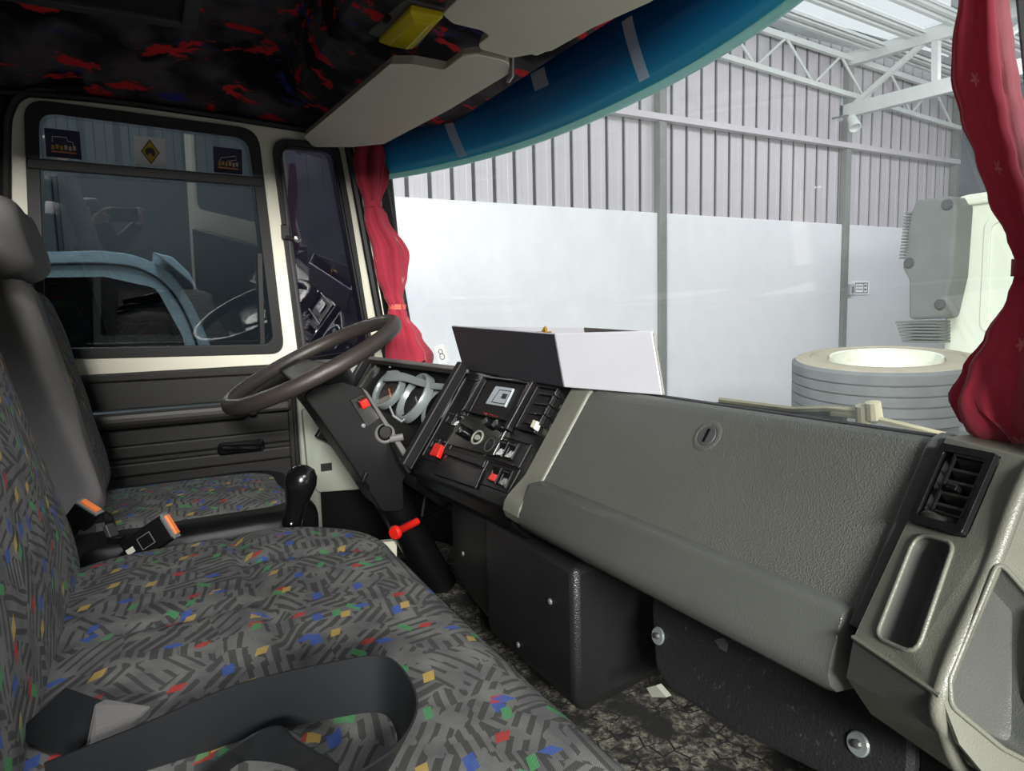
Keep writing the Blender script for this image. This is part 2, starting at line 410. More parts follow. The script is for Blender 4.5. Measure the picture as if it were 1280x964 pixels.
def blind_mat(name, col, f=.6):
    t = NT(name)
    tr = t.n('BsdfTransparent', Color=col); tl = t.n('BsdfTranslucent', Color=col); df = t.n('BsdfDiffuse', Color=col)
    gl = t.n('BsdfGlossy', Roughness=.12)
    a = t.n('MixShader', Fac=.35); t.t.links.new(tl.outputs[0], a.inputs[1]); t.t.links.new(df.outputs[0], a.inputs[2])
    b = t.n('MixShader', Fac=1-f); t.t.links.new(a.outputs[0], b.inputs[1]); t.t.links.new(tr.outputs[0], b.inputs[2])
    c = t.n('MixShader'); t.set(c.inputs[0], t.ma('ADD', t.ma('MULTIPLY', t.ma('POWER', t.n('LayerWeight', Blend=.5).outputs['Facing'], 5.0), .9), .03))
    t.t.links.new(b.outputs[0], c.inputs[1]); t.t.links.new(gl.outputs[0], c.inputs[2])
    return t.done(c)
def sun_strip():
    t = NT('graded_blue_film'); z = t.n('SeparateXYZ', Vector=t.co()).outputs[2]
    c = t.ramp(t.step(z, 1.31, 1.45), [(0, lin((120, 200, 214))), (.22, lin((58, 152, 184))), (.6, lin((26, 104, 146))), (1, lin((14, 66, 102)))])
    tr = t.n('BsdfTransparent', Color=c); tl = t.n('BsdfTranslucent', Color=c); df = t.n('BsdfDiffuse', Color=c); gl = t.n('BsdfGlossy', Roughness=.15)
    a = t.n('MixShader', Fac=.35); t.t.links.new(tl.outputs[0], a.inputs[1]); t.t.links.new(df.outputs[0], a.inputs[2])
    b = t.n('MixShader', Fac=.06); t.t.links.new(a.outputs[0], b.inputs[1]); t.t.links.new(tr.outputs[0], b.inputs[2])
    d = t.n('MixShader', Fac=.04); t.t.links.new(b.outputs[0], d.inputs[1]); t.t.links.new(gl.outputs[0], d.inputs[2])
    return t.done(d)
M['blind'] = sun_strip()
M['blindedge'] = blind_mat('blind_edge', lin((190, 226, 222)), .95)
def tape_mat():
    t = NT('clear_tape'); a = t.n('BsdfTransparent', Color=(1, 1, 1)); b = t.n('BsdfDiffuse', Color=(.85, .92, .95)); m = t.n('MixShader', Fac=.38)
    t.t.links.new(a.outputs[0], m.inputs[1]); t.t.links.new(b.outputs[0], m.inputs[2]); return t.done(m)
M['tape'] = tape_mat()
M['lens'] = plain('yellow_lens', (250, 226, 50), .18, var=.04)
def roof_mat():
    t = NT('translucent_roof')
    tl = t.n('BsdfTranslucent', Color=(.95, .97, .97)); tr = t.n('BsdfTransparent', Color=(.95, .97, .97)); mx = t.n('MixShader', Fac=.85)
    t.t.links.new(tl.outputs[0], mx.inputs[1]); t.t.links.new(tr.outputs[0], mx.inputs[2]); return t.done(mx)
M['skylight'] = roof_mat()

# =================================================================== THE HALL
GZ = -1.10; WX = -5.85
g = put('floor', MB().box((-14, -8, GZ-.2), (12, 16, GZ)), M['ground'], kind='structure'); g['label'] = 'smooth grey concrete floor of the hall'
wl = thing('wall_left', 'hall side wall of white panels below ribbed grey cladding', None, (WX, 6, GZ), kind='structure')
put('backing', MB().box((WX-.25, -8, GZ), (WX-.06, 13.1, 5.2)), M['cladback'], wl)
PZ = 2.16
ys = [2.25, 6.12, 9.95, 13.05]
for a, b in zip(ys, ys[1:]):
    put('white_panel', MB().box((WX-.06, a+.06, GZ), (WX+.04, b-.06, PZ)), M['wallwhite'], wl, bevel=.01)
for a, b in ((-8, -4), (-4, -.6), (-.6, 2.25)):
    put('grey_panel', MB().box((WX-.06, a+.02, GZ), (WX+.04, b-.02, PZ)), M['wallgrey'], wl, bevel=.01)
for y in ys:
    put('post', MB().box((WX-.02, y-.06, GZ), (WX+.09, y+.06, 4.75)), M['post'], wl, bevel=.006)
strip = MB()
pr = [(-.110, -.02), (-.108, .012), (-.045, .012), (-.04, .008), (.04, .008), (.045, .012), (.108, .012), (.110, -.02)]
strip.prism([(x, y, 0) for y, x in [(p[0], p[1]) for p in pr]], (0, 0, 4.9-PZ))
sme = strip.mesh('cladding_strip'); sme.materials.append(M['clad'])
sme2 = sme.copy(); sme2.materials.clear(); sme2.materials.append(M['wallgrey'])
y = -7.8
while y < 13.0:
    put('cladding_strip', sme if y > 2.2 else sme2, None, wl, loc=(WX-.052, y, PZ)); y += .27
put('girt', MB().box((WX+.02, -8, 3.33), (WX+.12, 13.05, 3.41)), M['clad'], wl)
# lattice girder under the eave: it falls a little towards the far end
def LZ(y, top): return (4.76 - .05*(y-8)) if top else (4.30 - .058*(y-7))
for top in (0, 1):
    put('lattice_chord', MB().obox((WX+.1, 7, (LZ(1, top)+LZ(13, top))/2), V((.03, 0, 0)), V((0, 6, (LZ(13, top)-LZ(1, top))/2)), V((0, 0, .035))), M['trussw'], wl)
y = 1.6; k = 0
while y < 12.4:
    a = V((WX+.1, y, LZ(y, k % 2))); b = V((WX+.1, y+.62, LZ(y+.62, (k+1) % 2)))
    put('lattice_brace', MB().tube([a, b], .022, 6), M['trussw'], wl)
    y += .62; k += 1
wr = put('wall_right', MB().box((7.0, -8, GZ), (7.2, 13, 3.6)), M['endwall'], kind='structure'); wr['label'] = 'unseen low dark grey hall wall behind the photographer'  # unseen wall, kept low and dark for the driver window's reflections
# end wall
we = put('wall_front', MB().box((WX-.2, 13.1, GZ), (9, 13.3, 6.5)), M['endwall'], kind='structure'); we['label'] = 'dark grey end wall of the hall'
# roof: translucent sheets between grey ribbed sheets, carried by a truss
ce = thing('ceiling', 'pitched hall roof with white translucent strips', None, (WX, 6, 4.8), kind='structure')
rn = V((-.13, .05, 1)).normalized()
TY = 9.95
_ua, _ub = on(1052, 78, 'y', TY), on(1205, 32, 'y', TY); RSL = (_ub.z-_ua.z)/(_ub.x-_ua.x)
def roofz(x, y): return 4.86 - .05*(y-8) + RSL*(x-WX)
k = 0; x = WX-.2
while x < 6.5:
    wdt = .28 if k % 2 == 0 else .31
    z0, z1 = roofz(x, 0), roofz(x, 13.2)
    for (ya, yb) in ((0.5, 5), (5, 9.8), (9.8, 13.2)):
        me = MB()
        if k % 2 == 0:
            pf = []
            for q, dz in ((0, 0), (.06, 0), (.08, .04), (.12, .04), (.14, 0), (.20, 0), (.22, .04), (.26, .04), (.28, 0)): pf.append((q, dz))
            pts = [V((x+q, ya, roofz(x+q, ya)+dz-.06)) for q, dz in pf] + [V((x+q, ya, roofz(x+q, ya)+dz-.045)) for q, dz in pf[::-1]]
            put('roof_sheet', me.prism(pts, (0, yb-ya, -.05*(yb-ya))), M['trussw'], ce)
        else:
            pts = [V((x, ya, roofz(x, ya))), V((x+wdt, ya, roofz(x+wdt, ya))), V((x+wdt, ya, roofz(x+wdt, ya)+.01)), V((x, ya, roofz(x, ya)+.01))]
            put('skylight_strip', me.prism(pts, (0, yb-ya, -.05*(yb-ya))), M['skylight'], ce)
    x += wdt; k += 1
TY = 9.95
tr = thing('roof_truss', 'white steel roof truss running out from the second post', 'truss', (WX, TY, 4.0))
u0, u1 = on(1052, 78, 'y', TY), on(1205, 32, 'y', TY); l0, l1 = on(1052, 141, 'y', TY), on(1195, 105, 'y', TY)
du = (u1-u0).normalized(); dl = (l1-l0).normalized()
U = lambda s: u0 + du*s
Lw = lambda s: l0 + dl*s
def bar(p, q, w_, h_): 
    d = (q-p); e = d.normalized(); up = V((0, 1, 0)).cross(e).normalized()
    return MB().obox((p+q)/2, d/2, V((0, w_/2, 0)), up*h_/2)
put('top_chord', bar(U(-.1), U(6.5), .12, .2), M['trussw'], tr, bevel=.006)
put('bottom_chord', bar(Lw(-.1), Lw(6.5), .12, .2), M['trussw'], tr, bevel=.006)
put('end_upright', bar(Lw(0)-V((0, 0, .15)), U(0)+V((0, 0, .1)), .12, .14), M['trussw'], tr)
for k in range(4):
    put('web_upright', bar(Lw(1.45*(k+1)), U(1.45*(k+1)), .08, .09), M['trussw'], tr)
    put('web_brace', bar(Lw(1.45*k+.08), U(1.45*(k+1)-.05), .06, .07), M['trussw'], tr)
# hall spot lamps on the posts
for (px, py, yy, lb) in ((1067, 154, 9.85, 'small white spotlight hanging under the roof truss end'), (839, 90, 6.1, 'small white spotlight on the post beside the blue sunblind edge')):
    p = on(px, py, 'x', WX+.45)
    t = thing('spotlight', lb, 'lamp', p, 'hall spotlights')
    put('housing', MB().lathe([(0, -.12), (.06, -.12), (.075, 0), (.09, .1), (.08, .1), (.06, .06), (0, .05)], p, (.4, -.2, -.7), 14).mesh('housing', True), M['trussw'], t)
    put('bracket', MB().tube([p+V((0, 0, .02)), p+V((-.1, 0, .14)), p+V((-.36, 0, .16))], .015, 6), M['post'], t)
# sign + switch on the white panel
p = on(1076, 360, 'x', WX+.045)
sg = thing('wall_sign', 'small white fire safety sign with dark border on white hall wall', 'sign', p)
put('plate', MB().box((WX+.04, p.y-.21, p.z-.11), (WX+.055, p.y+.21, p.z+.11)), M['signwhite'], sg)
put('border', MB().holed([[(WX+.055, p.y+a*.17, p.z+b*.085) for a, b in ((-1,-1),(1,-1),(1,1),(-1,1))], [(WX+.055, p.y+a*.155, p.z+b*.07) for a, b in ((-1,-1),(1,-1),(1,1),(-1,1))]], (.004, 0, 0)), M['greycard'], sg)
put('divider', MB().box((WX+.055, p.y+.05, p.z-.07), (WX+.06, p.y+.06, p.z+.07)), M['greycard'], sg)
for i in range(2):
    put('print_line', MB().box((WX+.055, p.y-.13, p.z+.02-.05*i), (WX+.059, p.y+.03, p.z+.035-.05*i)), M['greycard'], sg)
    put('pictogram', MB().box((WX+.055, p.y+.075, p.z+.015-.06*i), (WX+.059, p.y+.135, p.z+.05-.06*i)), M['greycard'], sg)
p = on(1062, 362, 'x', WX+.045)
sw = thing('wall_switch', 'white switch box left of the safety sign on hall wall', 'switch', p)
put('box', MB().box((WX+.04, p.y-.05, p.z-.09), (WX+.10, p.y+.05, p.z+.09)), M['white'], sw, bevel=.01)
put('rocker', MB().box((WX+.10, p.y-.025, p.z-.045), (WX+.112, p.y+.025, p.z+.045)), M['greycard'], sw)

# ------------------------------------------------------------------ white truck parked ahead
TB = 6.3
tk = thing('truck', 'white truck cab seen from behind with grey air intake', 'truck', (-1.1, TB+1, GZ))
top = [on(1190, 246, 'y', TB), on(1237, 238, 'y', TB)]
zt = top[0].z
xl, xr = -2.25, .15
cabp = rnd_poly([(xl, TB, .02), (xr, TB, .02), (xr, TB, zt), (xl, TB, zt)], [.05, .05, .14, .14])
put('cab_back', MB().prism(cabp, (0, 1.9, 0)), M['truckwhite'], tk, bevel=.03, seg=3)
put('roof_lip', MB().box((xl+.1, TB-.05, zt-.10), (xr-.1, TB, zt-.03)), M['truckwhite'], tk, bevel=.02)
for (a, b, c, d) in ((-1.95, -1.2, .62, zt-.22), (-1.05, -.2, .62, zt-.22), (-1.95, -1.2, .12, .5), (-1.05, -.2, .12, .5)):
    q0 = rnd_poly([(a, TB-.018, c), (b, TB-.018, c), (b, TB-.018, d), (a, TB-.018, d)], .1)
    q1 = rnd_poly(inset([(a, TB-.018, c), (b, TB-.018, c), (b, TB-.018, d), (a, TB-.018, d)], .05), .07)
    if len(q0) == len(q1): put('pressing', MB().holed([q0, q1], (0, .03, 0)), M['truckwhite'], tk, bevel=.008)
put('sill', MB().box((xl+.05, TB-.07, -.02), (xr, TB+.05, .05)), M['truckwhite'], tk, bevel=.02)
sp_ = [on(x, y, 'y', TB-.25) for x, y in ((1144, 250), (1190, 245), (1196, 258), (1190, 345), (1178, 398), (1135, 400), (1135, 350), (1127, 335), (1130, 322), (1137, 270))]
sn = put('air_intake', MB().prism(rnd_poly(sp_, .05, 3), (0, .28, 0)), M['snorkel'], tk, bevel=.03, seg=3)
for k in range(15):
    p = on(1137.5-.5*k, 266+4*k, 'y', TB-.2); put('fin', MB().box((p.x-.05, p.y, p.z-.008), (p.x+.04, p.y+.2, p.z+.008)), M['snorkel'], sn)
for (x, y) in ((1184, 256), (1136, 329), (1175, 381)):
    p = on(x, y, 'y', TB-.255); put('bolt', MB().lathe([(0, .02), (.035, .02), (.05, 0)], p, (0, -1, 0), 10), M['hatch'], sn)
for k in range(7):
    p = on(1156, 402+4*k, 'y', TB-.12); put('bellows_rib', MB().box((p.x-.20+.01*k, p.y-.12, p.z-.013), (p.x+.16, p.y+.12, p.z+.006)), M['snorkel'], sn, bevel=.006)
for s in (-1, 1):
    put('chassis_rail', MB().box((-1.1+s*.42-.05, 2.6, -.34), (-1.1+s*.42+.05, TB+1.5, -.08)), M['chassis'], tk, bevel=.01)
for yy in (2.7, 4.0, 5.3):
    put('crossmember', MB().box((-1.5, yy-.05, -.30), (-.7, yy+.05, -.12)), M['chassis'], tk)
put('engine_block', MB().box((-1.75, 5.0, -.5), (-.45, TB, .06)), M['chassis'], tk, bevel=.08)
for s in (-1, 1):
    for yy in (3.1, 7.2):
        wc = V((-1.1+s*.98, yy, GZ+.5))
        tyr = put('road_wheel', MB().lathe([(.2, -.12), (.3, -.13), (.47, -.13), (.5, -.09), (.5, .09), (.47, .13), (.3, .13), (.2, .12)], wc, (1, 0, 0), 28).mesh('road_wheel', True), M['tyre'], tk)
put('axle', MB().tube([(-2.1, 3.1, GZ+.5), (-.1, 3.1, GZ+.5)], .07, 10), M['chassis'], tk)
put('axle', MB().tube([(-2.1, 7.2, GZ+.5), (-.1, 7.2, GZ+.5)], .07, 10), M['chassis'], tk)
# spare wheel lying flat on the chassis
tc = V((-1.22, 3.79, .27)); R = .50
spw = thing('spare_wheel', 'dusty spare truck wheel lying flat with cream rim', 'wheel', tc+V((0, 0, .0)))
zb, zt2 = -.02, .315; TAX = V((.05, -.075, 1))
prof = [(.31, zb+.03), (.40, zb), (.46, zb+.01)]
for i in range(5):
    a = zb+.03+i*.058; prof += [(R, a), (R, a+.048), (R-.013, a+.050), (R-.013, a+.056)]
prof += [(R, zt2-.03), (R-.02, zt2-.008)]
put('tread', MB().lathe(prof, tc, TAX, 56).mesh('tread', True, .5), M['tyre'], spw)
put('sidewall', MB().lathe([(R-.02, zt2-.008), (.44, zt2), (.40, zt2+.004), (.395, zt2-.004), (.32, zt2-.006), (.288, zt2-.02), (.28, zt2-.06)], tc, TAX, 56).mesh('sidewall', True), M['tyredust'], spw)
put('rim', MB().lathe([(.295, zt2-.02), (.292, zt2+.006), (.277, zt2+.002), (.262, zt2-.10), (.25, zt2-.15), (.13, zt2-.16), (.12, zt2-.10), (0, zt2-.10)], tc, TAX, 56).mesh('rim', True), M['rim'], spw)
car = put('wheel_carrier', MB().box((tc.x-.30, tc.y-.25, -.08), (tc.x+.30, tc.y+.25, .20)), M['chassis'], tk)

# ------------------------------------------------------------------ pale blue truck beyond the driver's window
bt = thing('truck', 'pale blue truck cab seen dimly through the tinted driver window', 'truck', (-3.2, -.6, GZ))
BX = -2.4
def bp(px, py): q = on(px, py, 'x', BX); return (BX, q.y, q.z)
outl = bez([(BX, -1.55, -.5), (BX, -1.58, .6), (BX, -1.50, 1.08), (BX, -1.2, 1.19), bp(45, 316), bp(130, 315), bp(178, 324), bp(215, 345), bp(243, 385), bp(262, 430), (BX, .34, .55), (BX, .46, .28), (BX, .52, -.1), (BX, .52, -.5)], 5)
win = rnd_poly([bp(46, 347), bp(130, 346), bp(195, 360), bp(228, 420), bp(240, 470), (BX, .08, .50), (BX, -1.1, .50), (BX, -1.15, 1.08)], .06, 4)
put('side_panel', MB().holed([outl, win], (-.07, 0, 0)), M['bluepaint'], bt, bevel=.012)
put('window_pane', MB().prism([V(p)+V((-.03, 0, 0)) for p in win], (-.008, 0, 0)), M['darkglass'], bt)
put('side_panel', MB().holed([[V(p)+V((-1.7, 0, 0)) for p in outl], [V(p)+V((-1.7, 0, 0)) for p in win]], (-.07, 0, 0)), M['bluepaint'], bt)
rf = MB(); n = len(outl); P = [V(p)+V((-.07, 0, 0)) for p in outl]; Q = [V(p)+V((-1.7, 0, 0)) for p in outl]
keep = [i for i in range(n-1) if not (outl[i].y > .1 and .45 < outl[i].z < 1.12)]
rf.v = [tuple(p) for p in P+Q]; rf.f = [(i, i+1, n+i+1, n+i) for i in keep]
put('cab_skin', rf, M['bluepaint'], bt, solid=.02)
v0, v1 = bp(190, 316), bp(248, 366)
vis = [V(v0), V(bp(215, 322)), V(bp(236, 342)), V(v1), V(bp(236, 352)), V(bp(212, 332))]
put('windscreen_visor', MB().prism([p+V((.05, 0, 0)) for p in vis], (-1.8, 0, 0)), M['bluepaint'], bt, bevel=.006)
put('drip_rail', MB().tube([V(p)+V((.006, 0, 0)) for p in bez([bp(46, 331), bp(130, 330), bp(178, 338), bp(212, 362), bp(236, 402), bp(250, 445)], 5)], .006, 6), M['rubber'], bt)
put('lower_body', MB().box((-4.15, -1.55, -.75), (-2.4, .5, -.5)), M['bluepaint'], bt, bevel=.04)
put('seat_back', MB().box((-2.95, -.75, .2), (-2.55, -.6, .95)), M['cloth'], bt, bevel=.05)
for yy in (-.9, .1):
    put('road_wheel', MB().lathe([(.2, -.12), (.3, -.13), (.42, -.13), (.45, -.09), (.45, .09), (.42, .13), (.2, .12)], (-2.65, yy, GZ+.45), (1, 0, 0), 24).mesh('road_wheel', True), M['tyre'], bt)
    put('road_wheel', MB().lathe([(.2, -.12), (.3, -.13), (.42, -.13), (.45, -.09), (.45, .09), (.42, .13), (.2, .12)], (-3.9, yy, GZ+.45), (1, 0, 0), 24).mesh('road_wheel', True), M['tyre'], bt)

# =================================================================== THE CAB SHELL
FZ = .15
cf = put('floor', MB().box((-.95, -.62, FZ-.06), (.98, .98, FZ)), M['carpet'], kind='structure'); cf['label'] = 'mottled grey carpet on the cab floor'
def wy(x, z):                               # windscreen: y as a function of x and height
    return .90 - .24*(abs(x)/.86)**2.3 + .13*(1.42-z)/.66*.5
wb = put('wall_back', MB().box((-.95, -.66, FZ-.06), (.98, -.60, 1.56)), M['doorvinyl'], kind='structure'); wb['label'] = 'dark vinyl rear wall of the cab'
fw = put('wall_front', MB().grid(lambda u, v: V((-.97+1.94*u, .97-.22*abs(2*u-1)**2.3, FZ-.05+v*(.70-FZ))), 30, 6), M['consoleblack'], solid=.03, kind='structure'); fw['label'] = 'black bulkhead under the windscreen behind the dashboard'
# headliner
def hz(x, y):
    side = 1.452 + max(0, .87-abs(x))*.95
    fr = 1.62 if y < .36 else (1.62-(y-.36)*3.0 if y < .40 else 1.50-(y-.40)*.27)
    if y < -.4: fr = min(fr, 1.62-(-.4-y)*.6)
    return min(1.61, side, fr)
xs = [-.89+.0178*i for i in range(101)]
hl = MB(); yv = [-.62+.0275*i for i in range(51)]
for yy in yv:
    for xx in xs: hl.v.append((xx, yy, hz(xx, yy)))
hl.f = [(j*101+i, j*101+i+1, (j+1)*101+i+1, (j+1)*101+i) for j in range(50) for i in range(100)]
# trim to the windscreen line
hl.v = [(x, min(y, wy(x, 1.44)-.03), z) for x, y, z in hl.v]
cl = put('ceiling', hl.mesh('ceiling', True, .5), M['headliner'], kind='structure'); cl['label'] = 'dark headliner cloth with red and blue flame print'
put('roof_skin', MB().box((-.93, -.66, 1.62), (.95, .80, 1.66)), M['cream'], cl, bevel=.02)
put('roof_side', MB().prism([(-.93, -.66, 1.45), (-.90, -.66, 1.45), (-.75, -.66, 1.64), (-.93, -.66, 1.64)], (0, 1.38, 0)), M['cream'], cl)
put('roof_side', MB().prism([(.95, -.66, 1.45), (.90, -.66, 1.45), (.75, -.66, 1.64), (.95, -.66, 1.64)], (0, 1.38, 0)), M['cream'], cl)
put('roof_header', MB().grid(lambda u, v: (lambda x: V((x, wy(x, 1.44)-.02+.0*v, 1.445+v*.21)))(-.9+1.82*u), 30, 2), M['cream'], cl, solid=.02)
# roof hatch (recessed frame)
h0 = [on(x, y, 'z', 1.595) for x, y in ((75, -6), (246, 60), (262, -60), (120, -90))]
hx0, hx1, hy0, hy1 = -.69, -.25, -.35, .16
ho = [(hx0, hy0, 1.606), (hx1, hy0, 1.606), (hx1, hy1, 1.606), (hx0, hy1, 1.606)]
rh = thing('roof_hatch', 'dark roof hatch with grey frame in the headliner', 'hatch', (hx0, hy0, 1.60))
put('frame', MB().holed([ho, inset(ho, .035)], (0, 0, -.014)), M['hatch'], rh, bevel=.004)
put('lid', MB().prism(inset(ho, .035), (0, 0, -.004)), M['hatchdark'], rh)

# ------------------------------------------------------------------ driver door (door_1)
DP = V((-.95, 0, .80)); DN = V((1, 0, -.14)).normalized()
def D(px, py, off=0): return onp(px, py, DP + DN*off, DN)
door = thing('door_1', 'cream driver door with black trim panel and split window', None, (-.95, 0, FZ), kind='structure')
wout = [D(30, 123), D(322, 162), D(355, 441), D(42, 449)]
qout = [D(338, 172), D(422, 180), D(470, 444), D(374, 458)]
W0 = rnd_poly(wout, [.05, .055, .04, .02], 6); Q0 = rnd_poly(qout, [.045, .03, .02, .02], 6)
outer = rnd_poly([D(8, 300), D(12, 118), D(50, 116), D(390, 163), D(434, 178), D(492, 452), D(492, 478), D(20, 478)], [.01, .08, .06, .03, .03, .01, .01, .01], 5)
put('door_frame', MB().holed([outer, W0, Q0], -DN*.05), M['cream'], door, bevel=.008, seg=3)
sl = put('window_seal', MB().holed([W0, rnd_poly(inset(wout, .028), [.04, .045, .03, .015], 6)], DN*.012), M['rubber'], door, bevel=.005)
qs = put('quarter_seal', MB().holed([Q0, rnd_poly(inset(qout, .018), [.035, .025, .015, .015], 6)], DN*.012), M['rubber'], door, bevel=.004)
win_in = inset(wout, .02)
bl, br = D(38, 206), D(325, 234)
put('window_bar', MB().obox((D(34, 204)+D(328, 228))/2 + DN*.002, (D(328, 228)-D(34, 204))/2, DN*.012, (D(38, 197)-D(38, 211))/2), M['rubber'], door, bevel=.003)
wi = rnd_poly(win_in, .04, 5)
put('window_pane', MB().prism([p - DN*.028 for p in wi], -DN*.005), M['doorglass'], door)
put('quarter_pane', MB().prism([p - DN*.020 for p in rnd_poly(inset(qout, .012), .03, 5)], -DN*.005), M['quarterglass'], door)
put('quarter_edge', MB().tube([p + DN*.004 for p in rnd_poly(inset(qout, .022), .03, 5)], .004, 6, closed=True), M['rubber'], door)
put('pillar_channel', MB().tube([D(351, 196, .012), D(364, 320, .012), D(381, 440, .012)], .006, 8), M['hatch'], door)
put('glass_guide', MB().obox(D(327, 378)-DN*.01, DN*.006, V((0, .006, 0)), (D(326, 318)-D(330, 438))/2), M['rubber'], door)
la = D(366, 298, .01)
lt = put('quarter_latch', MB().obox(D(357, 290, .008), DN*.012, V((0, .012, 0)), V((0, 0, .022))), M['rubber'], door, bevel=.004)
put('latch_lever', MB().tube([D(357, 296, .018), D(366, 299, .026), D(374, 299, .026)], .006, 8), M['rubber'], lt)
put('latch_knob', MB().lathe([(0, .016), (.010, .014), (.012, 0), (.010, -.006), (0, -.006)], D(371, 299, .026), DN, 14).mesh('latch_knob', True), M['chrome'], lt)
# trim panel
def Dz(y, z, off=0): return V((-.95+.11*(z-.8)*(1 if z > .8 else 0), y, z)) + V((off, 0, 0))
put('trim_panel', MB().box((-.98, -.34, .20), (-.935, .385, .762)), M['doorvinyl'], door, bevel=.008)
put('trim_top_roll', MB().tube([(-.932, -.33, .752), (-.932, .38, .745)], .012, 10), M['armrest'], door)
ar = put('armrest', MB().box((-.935, -.20, .615), (-.868, .24, .668)), M['armrest'], door, bevel=.022, seg=4)
put('armrest_end', MB().box((-.935, .235, .622), (-.865, .262, .674)), M['armrest'], ar, bevel=.01)
put('armrest_bracket', MB().box((-.935, -.215, .60), (-.875, -.195, .675)), M['armrest'], ar, bevel=.006)
put('pull_bar', MB().box((-.935, .262, .625), (-.89, .36, .655)), M['armrest'], ar, bevel=.01)
for k, (z, yy) in enumerate(((.545, .36), (.495, .36))):
    put('trim_rib', MB().box((-.938, -.30, z-.02), (-.922, yy, z+.02)), M['doorvinyl'], door, bevel=.012, seg=3)
put('trim_edge_rib', MB().box((-.938, .355, .44), (-.92, .372, .68)), M['doorvinyl'], door, bevel=.006)
hc = on(300, 560, 'x', -.915)
hd = put('door_handle', MB().box((-.935, hc.y-.06, hc.z-.02), (-.915, hc.y+.07, hc.z+.02)), M['blackgloss'], door, bevel=.01)
put('handle_lever', MB().tube([(-.912, hc.y+.055, hc.z-.006), (-.895, hc.y+.02, hc.z), (-.893, hc.y-.05, hc.z+.008)], .010, 8).mesh('l', True), M['blackgloss'], hd)
put('handle_screw', MB().lathe([(0, .006), (.008, .005), (.009, 0)], (-.914, hc.y+.055, hc.z-.008), (1, 0, 0), 10), M['chrome'], hd)
put('door_edge', MB().box((-.97, .385, .18), (-.925, .44, .77)), M['panelgrey'], door, bevel=.01)
# B pillar and side wall behind the door
bpil = put('trim_1', MB().prism([D(-60, 90), D(9, 108), D(5, 470), D(-60, 470)], -DN*.08), M['blackplastic'], kind='structure', bevel=.008); bpil['label'] = 'dark pillar trim behind the driver door'
put('trim_strip', MB().tube(bez([D(70, 113, .008), D(36, 114, .008), D(12, 135, .008), D(6, 200, .006), D(8, 470, .006)], 6), .013, 8), M['rubber'], bpil)
ws = put('wall_left', MB().box((-1.0, -.62, FZ-.05), (-.955, -.34, 1.5)), M['doorvinyl'], kind='structure'); ws['label'] = 'dark cab side wall behind the driver seat'
wf = put('wall_left', MB().box((-1.0, .42, FZ-.05), (-.955, .74, .70)), M['consoleblack'], kind='structure'); wf['label'] = 'black footwell side wall ahead of the driver door'
# door top gasket under the headliner
gs = put('trim_2', MB().tube(bez([D(-30, 118, .01), D(30, 116, .012), D(180, 131, .012), D(390, 163, .012), D(436, 170, .012)], 6), .010, 8), M['rubber'], kind='structure'); gs['label'] = 'black rubber gasket along the top of the driver door'
# side panel ahead of the door (grey green) + A pillar
sp1 = [on(x, y, 'x', -.90) for x, y in ((378, 512), (452, 500), (470, 540), (463, 600), (453, 612), (398, 616), (386, 600))]
kp = put('wall_side_panel', MB().prism(rnd_poly(sp1, .012, 3), (-.03, 0, 0)), M['panelgrey'], kind='structure', bevel=.004); kp['label'] = 'grey green metal kick panel with small sticker beside steering column'
q = on(408, 584, 'x', -.898); put('sticker', MB().box((-.899, q.y-.017, q.z-.012), (-.897, q.y+.017, q.z+.012)), M['doorvinyl'], kp)
cowl = put('trim_3', MB().box((-.97, .44, .55), (-.90, .66, .768)), M['panelgrey'], kind='structure', bevel=.01); cowl['label'] = 'grey green ledge below the quarter window'
ap = thing('trim_4', 'cream and black windscreen pillar beside the driver curtain', None, (-.9, .6, .75), kind='structure')
a0, a1 = V((-.925, .645, .75)), V((-.845, .52, 1.47))
put('pillar', MB().obox((a0+a1)/2+V((-.01, .06, 0)), (a1-a0)/2, V((.03, .02, 0)), V((-.015, .05, 0))), M['cream'], ap, bevel=.012)
put('pillar_gasket', MB().tube([a0+V((.03, .02, 0)), a1+V((.03, .02, 0))], .013, 8), M['rubber'], ap)
put('pillar_cover', MB().obox((a0+a1)/2+V((.03, .075, 0)), (a1-a0)/2, V((.02, .01, 0)), V((-.01, .035, 0))), M['blackplastic'], ap, bevel=.008)
# passenger side pillar
ap2 = thing('trim_5', 'dark windscreen pillar beside the right hand curtain', None, (.93, .6, .75), kind='structure')
b0, b1 = V((.925, .70, .75)), V((.87, .60, 1.47))
put('pillar', MB().obox((b0+b1)/2+V((.02, .02, 0)), (b1-b0)/2, V((-.03, .02, 0)), V((.012, .05, 0))), M['cream'], ap2, bevel=.012)
put('pillar_cover', MB().obox((b0+b1)/2+V((-.018, .0, 0)), (b1-b0)/2, V((.022, .01, 0)), V((-.006, .03, 0))), M['hatch'], ap2, bevel=.01)

# ------------------------------------------------------------------ windscreen (window_1)
wsn = thing('window_1', 'wide curved windscreen in a black rubber seal', None, (0, .9, .74), kind='structure')
def wsp(u, v):
    x = -.875 + 1.78*u; z = .67 + .805*v; x *= (1-.035*v); return V((x, wy(x, z), z))
put('windscreen_pane', MB().grid(wsp, 40, 12).mesh('windscreen', True), M['windshield'], wsn, solid=.005)
for nm, v in (('seal_bottom', 0), ('seal_top', 1)):
    put(nm, MB().tube([wsp(i/40, v) for i in range(41)], .016, 8).mesh(nm, True), M['rubber'], wsn)
for nm, u in (('seal_side', 0), ('seal_side', 1)):
    put(nm, MB().tube([wsp(u, i/12) for i in range(13)], .016, 8).mesh(nm, True), M['rubber'], wsn)
